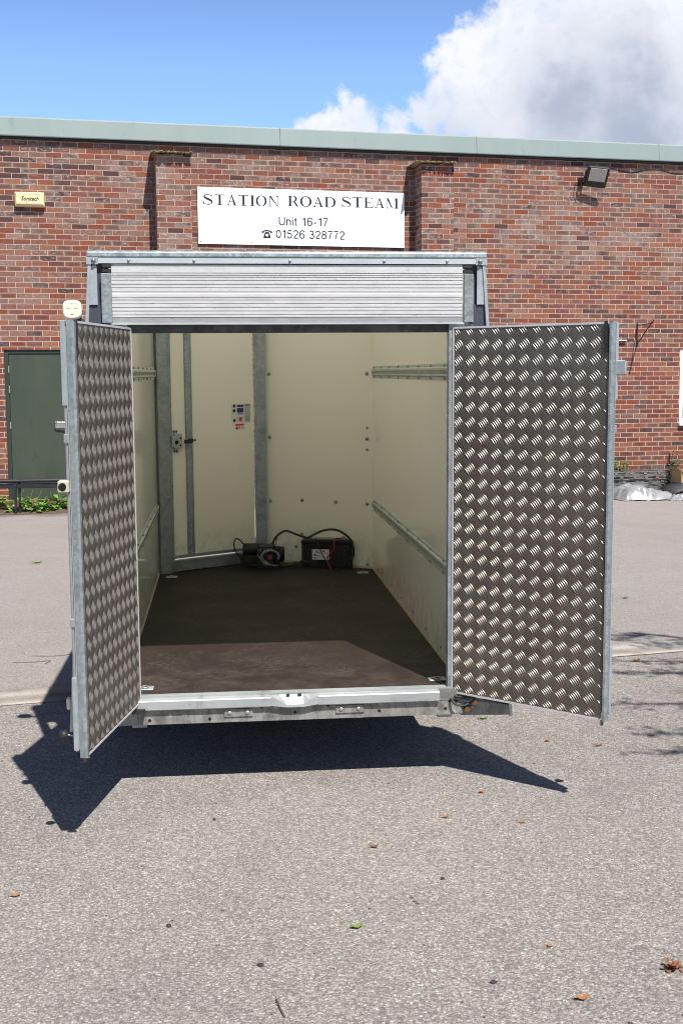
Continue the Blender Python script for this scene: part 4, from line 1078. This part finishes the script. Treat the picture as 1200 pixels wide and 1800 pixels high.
# ------------------------------------------------------------------ yard things by the wall
bar = empty('railing', (-3.14, 11.9, 0), 'low black steel railing in front of the green door', 'railing', (0, 0, TH * .3))
MB().cyl((-4, 0, .463), (1.6, 0, .463), .026, n=12).cyl((-4, .08, .47), (1.6, .08, .47), .022, n=12).build('top_rail', 'tar', bar)
MB().cbox(-4, 1.6, .0, .045, .362, .425, .006).build('lower_rail', 'tar', bar)
for x in (-2.6, -.02, 1.5):
    MB().cbox(x, x + .032, -.01, .035, 0, .44, .003).build('post', 'tar', bar)
    MB().cbox(x + .05, x + .082, .05, .09, 0, .44, .003).build('post', 'tar', bar)
so_ = MB()
v = []; f = []
for i in range(81):
    x = -9 + i * .15
    for k, (yy_, zz) in enumerate(((-.62, .001), (-.5, .02), (-.3, .045), (-.1, .06), (.0, .07))):
        v.append((x, yy_ + random.uniform(-.05, .05) * (k < 4), zz + (random.uniform(-.012, .02) if k else 0)))
for i in range(80):
    for k in range(4): f.append((i * 5 + k, i * 5 + 5 + k, i * 5 + 6 + k, i * 5 + 1 + k))
so_.add(v, f, True)
soil = so_.build('soil_strip', 'soil'); soil.location = BLOC; soil.rotation_euler = (0, 0, TH)
tag(soil, 'strip of dry soil along the foot of the brick wall', None, kind='structure')
def leafy(mb, c, size, up, n_seg=3, droop=.3, wid=.5, az=None):
    az = random.uniform(0, 2 * math.pi) if az is None else az
    d = Vector((math.cos(az), math.sin(az), 0)); s_ = Vector((-d.y, d.x, 0)); c = Vector(c); v = []
    for k in range(n_seg + 1):
        t = k / n_seg; w_ = wid * size * math.sin(math.pi * (t * .85 + .12)) * .5
        p = c + d * size * t * math.cos(up) + Vector((0, 0, size * (t * math.sin(up) - droop * t * t)))
        v += [p - s_ * w_ + Vector((0, 0, w_ * .25)), p + s_ * w_ + Vector((0, 0, w_ * .25)), p]
    f = []
    for k in range(n_seg): o = k * 3; f += [(o, o + 3, o + 5, o + 2), (o + 2, o + 5, o + 4, o + 1)]
    mb.add([tuple(p) for p in v], f)
wd_ = MB()
for i in range(620):
    x = random.uniform(-6.0, -1.2)
    if random.random() < .25: x = random.uniform(-3.2, -2.3)
    y = -random.uniform(.05, .5); z = .03 + random.random() ** 2 * .16
    leafy(wd_, (x, y, z), random.uniform(.05, .15), random.uniform(.1, 1.0), 3, .4, random.uniform(.5, .8))
for i in range(60):
    x = random.uniform(-5, -1.5); y = -random.uniform(.1, .4)
    wd_.tube([(x, y, .02), (x + random.uniform(-.03, .03), y, .15), (x + random.uniform(-.06, .06), y, random.uniform(.2, .34))], .002, 4)
wo_ = wd_.build('weeds', 'weed'); wo_.location = BLOC; wo_.rotation_euler = (0, 0, TH)
tag(wo_, 'bright green broad-leaved weeds growing along the wall foot below the green door', 'weeds', kind='stuff')
for s_, z, h_, lab_, hgt in ((6.03, .0, .58, 'small leafy shrub seedling growing at the wall foot beside the right trailer door', .66), (6.98, .0, .6, 'thin green weed rooted above the cardboard box against the brick wall', .72)):
    pr_ = on_wall('wall_plant', s_, 0, lab_, 'plant')
    lf_ = MB(); stm = MB()
    for k in range(5):
        bx_ = random.uniform(-.06, .06); tp = (bx_ * 2.2 + (.1 if s_ > 6.5 else 0), -.08 - random.random() * .1, hgt * random.uniform(.6, 1))
        P3 = bez([(bx_, -.04, 0), (bx_ * 1.5, -.07, hgt * .4), tp], 6)
        stm.tube(P3, .004, 5)
        for q_ in P3[5:]:
            for _ in range(5 if s_ < 6.5 else 2): leafy(lf_, q_, random.uniform(.035, .07), random.uniform(-.1, .9), 2, .3, .7)
    stm.build('stems', 'bark', pr_); lf_.build('leaves', 'weed', pr_)

# stack of slotted grey rails lying along the wall
stc = on_wall('rail_stack', 6.9, 0, 'stack of long grey slotted metal sections lying along the foot of the brick wall', 'scrap metal')
for lay in range(6):
    z = .015 + lay * .064; q = MB(); y0 = -.60 + random.uniform(-.03, .03); off_ = random.uniform(-.25, .2); L_ = 4.3
    for yy_ in (y0, y0 + .42):
        q.box(-1.55 + off_, -1.55 + off_ + L_, yy_, yy_ + .03, z + .040, z + .054)
        q.box(-1.55 + off_, -1.55 + off_ + L_, yy_ + .008, yy_ + .022, z, z + .012)
        x = -1.5 + off_
        while x < -1.6 + off_ + L_:
            q.box(x, x + .05, yy_ + .002, yy_ + .028, z + .012, z + .040); x += random.uniform(.16, .26)
    x = -1.45 + off_
    while x < -1.7 + off_ + L_: q.box(x, x + .06, y0 + .035, y0 + .415, z + .014, z + .03); x += .5
    q.build('rail_section', 'rail_iron', stc)
# milky plastic sheet crumpled over dark boards
sh_ = empty('plastic_sheet', (6.15, 12.75, 0), 'crumpled milky plastic sheet wrapped around dark boards on the ground by the brick wall', 'plastic sheet', (0, 0, .06))
from mathutils import noise as mn
def crumple(nx, ny, lx, ly, hf, seed, foldf=7, amp=.06):
    v = []; f = []
    for j in range(ny + 1):
        for i in range(nx + 1):
            u, t = i / nx, j / ny; x, y = (u - .5) * lx, (t - .5) * ly
            edge = min(u, 1 - u, t, 1 - t)
            h = hf(u, t)
            p = Vector((x * foldf + seed, y * foldf, seed))
            rg = abs(mn.noise(p)) * amp * 2 + abs(mn.noise(p * 2.3)) * amp
            x += mn.noise(p + Vector((9, 0, 0))) * .05; y += mn.noise(p + Vector((0, 9, 0))) * .06
            v.append((x, y, max(.006, h * min(1, edge * 7 + .05) + rg * min(1, edge * 9 + .15))))
    for j in range(ny):
        for i in range(nx): a = j * (nx + 1) + i; f.append((a, a + 1, a + nx + 2, a + nx + 1))
    return v, f
v, f = crumple(60, 40, 1.1, .95, lambda u, t: .13 * math.exp(-((u - .30) / .30) ** 2) + .045, 3.1, 3.2, .05)
MB().add(v, f, False).build('film', 'plastic_sheet', sh_)
v, f = crumple(50, 14, 1.0, .22, lambda u, t: .05 + .05 * u, 8.4, 6, .035)
q = MB().add([(p[0] + .62, p[1] - .52, p[2]) for p in v], f, False).build('film_edge', 'plastic_sheet', sh_)
brd = empty('dark_board', (6.95, 12.75, 0), 'dark grey curved board lying on the plastic sheet', 'board', (0, 0, .05))
q = MB(); n = 14; v = []; f = []
for i in range(n + 1):
    t = i / n; x = -.55 + 1.5 * t; z = .06 + .17 * min(1, t * 2.2) ** .8 + .01 * math.sin(t * 9)
    v += [(x, -.36, z), (x + .1, .30, z + .05), (x, -.36, z + .03), (x + .1, .30, z + .08)]
for i in range(n): o = i * 4; f += [(o, o + 4, o + 5, o + 1), (o + 2, o + 3, o + 7, o + 6), (o, o + 2, o + 6, o + 4), (o + 1, o + 5, o + 7, o + 3)]
f += [(0, 1, 3, 2), (n * 4, n * 4 + 2, n * 4 + 3, n * 4 + 1)]
q.add(v, f, True).build('sheet', 'foam_board', brd)
sq = empty('slate_tile', (6.12, 13.05, .22), 'small square dark grey slate leaning on the plastic sheet', 'slate', (R(62), 0, R(4)))
MB().cbox(-.11, .11, -.09, .09, 0, .012, .002).build('tile', 'foam_board', sq)
bxx = empty('cardboard_box', (6.86, 13.02, 0.10), 'opened brown cardboard box standing among the scrap by the brick wall', 'box', (0, 0, R(14)))
MB().box(-.16, .30, -.15, -.146, 0, .30).box(-.16, .30, .146, .15, 0, .30).box(-.16, -.156, -.146, .146, 0, .30).box(.296, .30, -.146, .146, 0, .30).box(-.156, .296, -.146, .146, 0, .004).build('carton', 'card', bxx)
q = MB().add([(-.16, -.15, .30), (.30, -.15, .30), (.24, -.27, .22), (-.08, -.27, .24)], [(0, 1, 2, 3)]).add([(-.16, -.15, .30), (-.16, .15, .30), (-.25, .12, .35), (-.25, -.1, .36)], [(0, 1, 2, 3)])
q.build('flap', 'card', bxx)

# ------------------------------------------------------------------ litter on the asphalt
def dead_leaf(loc, ln, wd, m_, label, name='fallen_leaf', cat='leaf', rot=0, curl=.9):
    ln *= .85; wd *= .8
    v = []; n = 8
    for k in range(n + 1):
        t = k / n; w_ = wd * math.sin(math.pi * min(1, t * .93 + .04)) ** .8 * .5 * (1 + .2 * math.sin(k * 2.1))
        zc = curl * ln * (t - .5) ** 2 + .002
        v += [(ln * (t - .5), -w_, zc + w_ * .35), (ln * (t - .5), 0, zc), (ln * (t - .5), w_, zc + w_ * .5)]
    f = []
    for k in range(n): o = k * 3; f += [(o, o + 3, o + 4, o + 1), (o + 1, o + 4, o + 5, o + 2)]
    mb = MB().add(v, f, True)
    mb.tube([(-ln * .5, 0, curl * ln * .25 + .002), (-ln * .75, .004, .004)], .001, 4)
    o = mb.build(name, m_); o.location = (loc[0], loc[1], .0005); o.rotation_euler = (0, 0, rot); return tag(o, label, cat)
G2 = 'leaves fallen on the asphalt'
spec = [((.641, -1.829), .045, .028, 'leaf_orange', 'orange-brown curled leaf on the asphalt nearest the bottom right', .2),
        ((.101, -1.342), .048, .030, 'leaf_green', 'bright yellow-green leaf on the asphalt near the bottom centre', .4),
        ((.232, -.722), .035, .022, 'leaf_brown', 'small dark brown leaf on the asphalt below the trailer step handle', 0),
        ((-.957, -.992), .036, .020, 'leaf_orange', 'small oval orange leaf at the left edge of the asphalt', .2),
        ((.975, .861), .055, .034, 'leaf_green', 'ragged green leaf on the asphalt just right of the trailer crossmember', .1),
        ((1.183, .456), .045, .024, 'leaf_orange', 'pale orange leaf standing on edge below the right trailer door', 1.0),
        ((.731, -.197), .034, .022, 'leaf_orange', 'yellowish leaf beside the point of the right door shadow', .9),
        ((2.819, 4.103), .06, .035, 'leaf_brown', 'dark curled leaf on the far asphalt beyond the concrete channel', 0),
        ((.638, -1.527), .026, .018, 'leaf_orange', 'tiny tan leaf up and left of the orange-brown curled one', 1.2),
        ((.536, -.458), .036, .018, 'leaf_orange', 'thin reddish leaf on the asphalt left of two smaller scraps', 0),
        ((.807, -.551), .036, .014, 'leaf_orange', 'narrow pale leaf lying flat on open asphalt below the right door', .1),
        ((1.39, .35), .05, .018, 'leaf_brown', 'thin red-brown leaf strip below the outer corner of the right door', .05),
        ((-2.09, 6.87), .12, .07, 'leaf_green', 'small green weed tuft on the asphalt in front of the railing', .1),
        ((2.15, 1.98), .07, .04, 'leaf_orange', 'orange leaf scrap against the near edge of the concrete channel', .4)]
for loc, ln, wd, m_, lab_, rt in spec: dead_leaf(loc, ln, wd, m_, lab_, rot=rt)
def crumple_leaf():
    q = MB()
    for k in range(26):
        leafy(q, (random.uniform(-.02, .02), random.uniform(-.016, .016), random.uniform(.002, .018)), random.uniform(.015, .028), random.uniform(-.2, .9), 2, .3, .8)
    o = q.build('fallen_leaf', 'leaf_brown'); o.location = (.936, -1.698, 0)
    return tag(o, 'large crumpled dark red-brown leaf clump at the right edge of the asphalt', 'leaf')
crumple_leaf()
def pebble(loc, r, label, sc=(1, 1, .7)):
    bm = bmesh.new(); bmesh.ops.create_icosphere(bm, subdivisions=2, radius=r)
    for v_ in bm.verts: v_.co = Vector((v_.co.x * sc[0], v_.co.y * sc[1], v_.co.z * sc[2])) * (1 + .25 * mn.noise(v_.co * (2 / r) + Vector((loc[0] * 9, 0, 0))))
    me = bpy.data.meshes.new('pebble'); bm.to_mesh(me); bm.free(); me.materials.append(M['stone_dark'])
    o = bpy.data.objects.new('pebble', me); COL.objects.link(o); o.location = (loc[0], loc[1], r * sc[2] * .7); tag(o, label, 'stone')
pebble((-.459, -1.268), 0.0075, 'round black nut-like pebble on the open asphalt at lower left')
pebble((-.193, -1.546), 0.0083, 'angular black chip of stone low on the asphalt left of centre', (1.3, .8, .6))
pebble((.43, -1.716), 0.0090, 'oblong dark grey stone chip at the bottom of the asphalt right of centre', (1.3, .7, .5))
pebble((-.33, -.38), 0.0067, 'small black pebble on the asphalt just below the step shadow')
pebble((.42, -1.02), 0.0075, 'small dark pebble pair member right of the yellow-green leaf', (1, .8, .6))
tw = MB().tube(bez([(-.158, -1.742, .004), (-.152, -1.775, .006), (-.148, -1.80, .005), (-.140, -1.832, .004)], 4), .0022, 6).tube([(-.152, -1.775, .005), (-.160, -1.765, .007)], .0014, 5)
tag(tw.build('twig', 'bark'), 'short brown twig lying at the very bottom of the asphalt', 'twig')
for pts_, lab_ in (([(-1.48, 2.62, .003), (-1.30, 2.60, .004), (-1.14, 2.73, .003)], 'long thin curved twig on the asphalt left of the trailer, farther one'),
                   ([(-1.56, 2.45, .003), (-1.42, 2.44, .004), (-1.34, 2.47, .003), (-1.36, 2.38, .003)], 'bent thin twig on the asphalt left of the trailer, nearer one')):
    tag(MB().tube(bez(pts_, 6), .0016, 5).build('twig', 'bark'), lab_, 'twig')
gr = MB()
for i in range(900):
    x, y = random.uniform(-2.2, 2.6), random.uniform(-2.4, 4)
    r = random.uniform(.0015, .004); a = random.uniform(0, 6.28)
    gr.add([(x + r * math.cos(a + k * 2.1) * random.uniform(.7, 1.4), y + r * math.sin(a + k * 2.1) * random.uniform(.7, 1.4), .0008) for k in range(3)] + [(x, y, r * 1.1)], [(0, 1, 3), (1, 2, 3), (2, 0, 3)])
tag(gr.build('loose_grit', 'stone_dark'), 'scattered dark grit and seed specks on the asphalt', 'grit', kind='stuff')

# ------------------------------------------------------------------ trees out of shot: shade on the right, row behind added for dark reflections
def tree_mesh(h, cr, n_leaf, seed, leaf=.16):
    rnd = random.Random(seed); tk = MB(); lf_ = MB()
    tk.tube([(0, 0, 0), (.05, .03, h * .2), (.0, .1, h * .4), (.1, .05, h * .7)], .2, 10, [.20 * h / 8, .16 * h / 8, .12 * h / 8, .04 * h / 8])
    tips = []
    for k in range(16):
        a = rnd.uniform(0, 6.28); z0 = rnd.uniform(.25, .6) * h; r_ = cr * rnd.uniform(.5, 1); z1 = z0 + rnd.uniform(.1, .38) * h
        p = [Vector((0, .05, z0)), Vector((math.cos(a) * r_ * .45, math.sin(a) * r_ * .45, (z0 + z1) / 2 + .1)), Vector((math.cos(a) * r_, math.sin(a) * r_, z1))]
        tk.tube(bez(p, 4), .04, 6, [.05 * (1 - .09 * i) for i in range(9)]); tips += [p[1], p[2], (p[1] + p[2]) / 2]
    tips.append(Vector((0, 0, h * .85)))
    v = []; f = []
    for i in range(n_leaf):
        c = rnd.choice(tips) + Vector((rnd.gauss(0, 1), rnd.gauss(0, 1), rnd.gauss(0, .8))) * cr * .24
        a = Vector((rnd.gauss(0, 1), rnd.gauss(0, 1), rnd.gauss(0, 1))).normalized(); b_ = a.orthogonal().normalized() * leaf * rnd.uniform(.5, 1); a = a * leaf * rnd.uniform(.4, .9)
        o = len(v); v += [c - a, c + b_ * .5, c + a, c - b_ * .5]; f.append((o, o + 1, o + 2, o + 3))
    lf_.add(v, f); return tk, lf_
def tree(loc, h, cr, n, seed, label, group=None, leaf=.16):
    t = empty('broadleaf_tree', loc, label, 'tree', group=group)
    a, b_ = tree_mesh(h, cr, n, seed, leaf); a.build('trunk', 'bark', t); b_.build('crown', 'foliage', t); return t
t0 = tree((-11, -19, 0), 9, 3.4, 5200, 4, 'dense green tree in the unseen row added behind the camera for dark reflections', 'added trees behind the camera', .34)
for k, (x, y, s_) in enumerate(((-5.5, -20.5, 1.05), (0, -19.5, .95), (5.5, -21, 1.1), (11, -19.5, 1.0), (16.5, -20, 1.0), (-17, -18, 1.1), (20, -14, .9), (-21, -12, .9))):
    c = copy_tree(t0); c.location = (x, y, 0); c.scale = (s_, s_, s_); c.rotation_euler = (0, 0, k * 1.3)
# the tree to the right of the trailer whose twigs shade the asphalt at the right edge
rt = empty('bare_branched_tree', (7.6, -3.6, 0), 'thin tree standing to the right outside the picture, its branches reaching over the yard', 'tree')
tk = MB(); lf_ = MB(); rnd = random.Random(3)
tk.tube([(0, 0, 0), (-.1, .1, 1.8), (-.25, .2, 3.4), (-.3, .3, 5.2)], .15, 10, [.16, .13, .10, .05])
def sunpt(gx_, gy_, h): return Vector((gx_ + .2333 * h - 7.6, gy_ - .6521 * h + 3.6, h))
brs = [((2.6, 2.66), (2.35, 2.64), 4.3), ((2.9, 2.3), (2.45, 2.38), 4.2), ((2.9, 1.75), (1.95, 2.02), 4.1), ((2.6, 1.5), (2.0, 1.72), 4.0),
       ((2.7, .82), (1.62, 1.06), 3.8), ((2.5, .38), (1.72, .50), 3.7), ((2.4, .12), (1.66, .22), 3.6)]
for (a, b_, h) in brs:
    P0 = Vector((-.2, .2, h - .9)); A = sunpt(a[0], a[1], h); B = sunpt(b_[0], b_[1], h + .1)
    mid = (P0 + A) / 2 + Vector((0, 0, .25)); path = bez([P0, mid, A, (A + B) / 2 + Vector((0, .03, .03)), B], 6); n_ = len(path)
    tk.tube(path, .02, 6, [.032 * (1 - i / n_) + .0045 for i in range(n_)])
    for q_ in path[n_ // 2:]:
        for _ in range(2):
            e = q_ + Vector((rnd.uniform(-.20, .05), rnd.uniform(-.07, .07), rnd.uniform(-.1, .1)))
            tk.tube([q_, (q_ + e) / 2 + Vector((0, 0, .02)), e], .003, 4)
            for _ in range(3): leafy(lf_, e + Vector((rnd.uniform(-.06, .06), rnd.uniform(-.04, .04), 0)), rnd.uniform(.03, .06), rnd.uniform(-.3, .6), 2, .2, .6, rnd.uniform(0, 6.28))
tk.build('trunk', 'bark', rt); lf_.build('crown', 'foliage', rt)
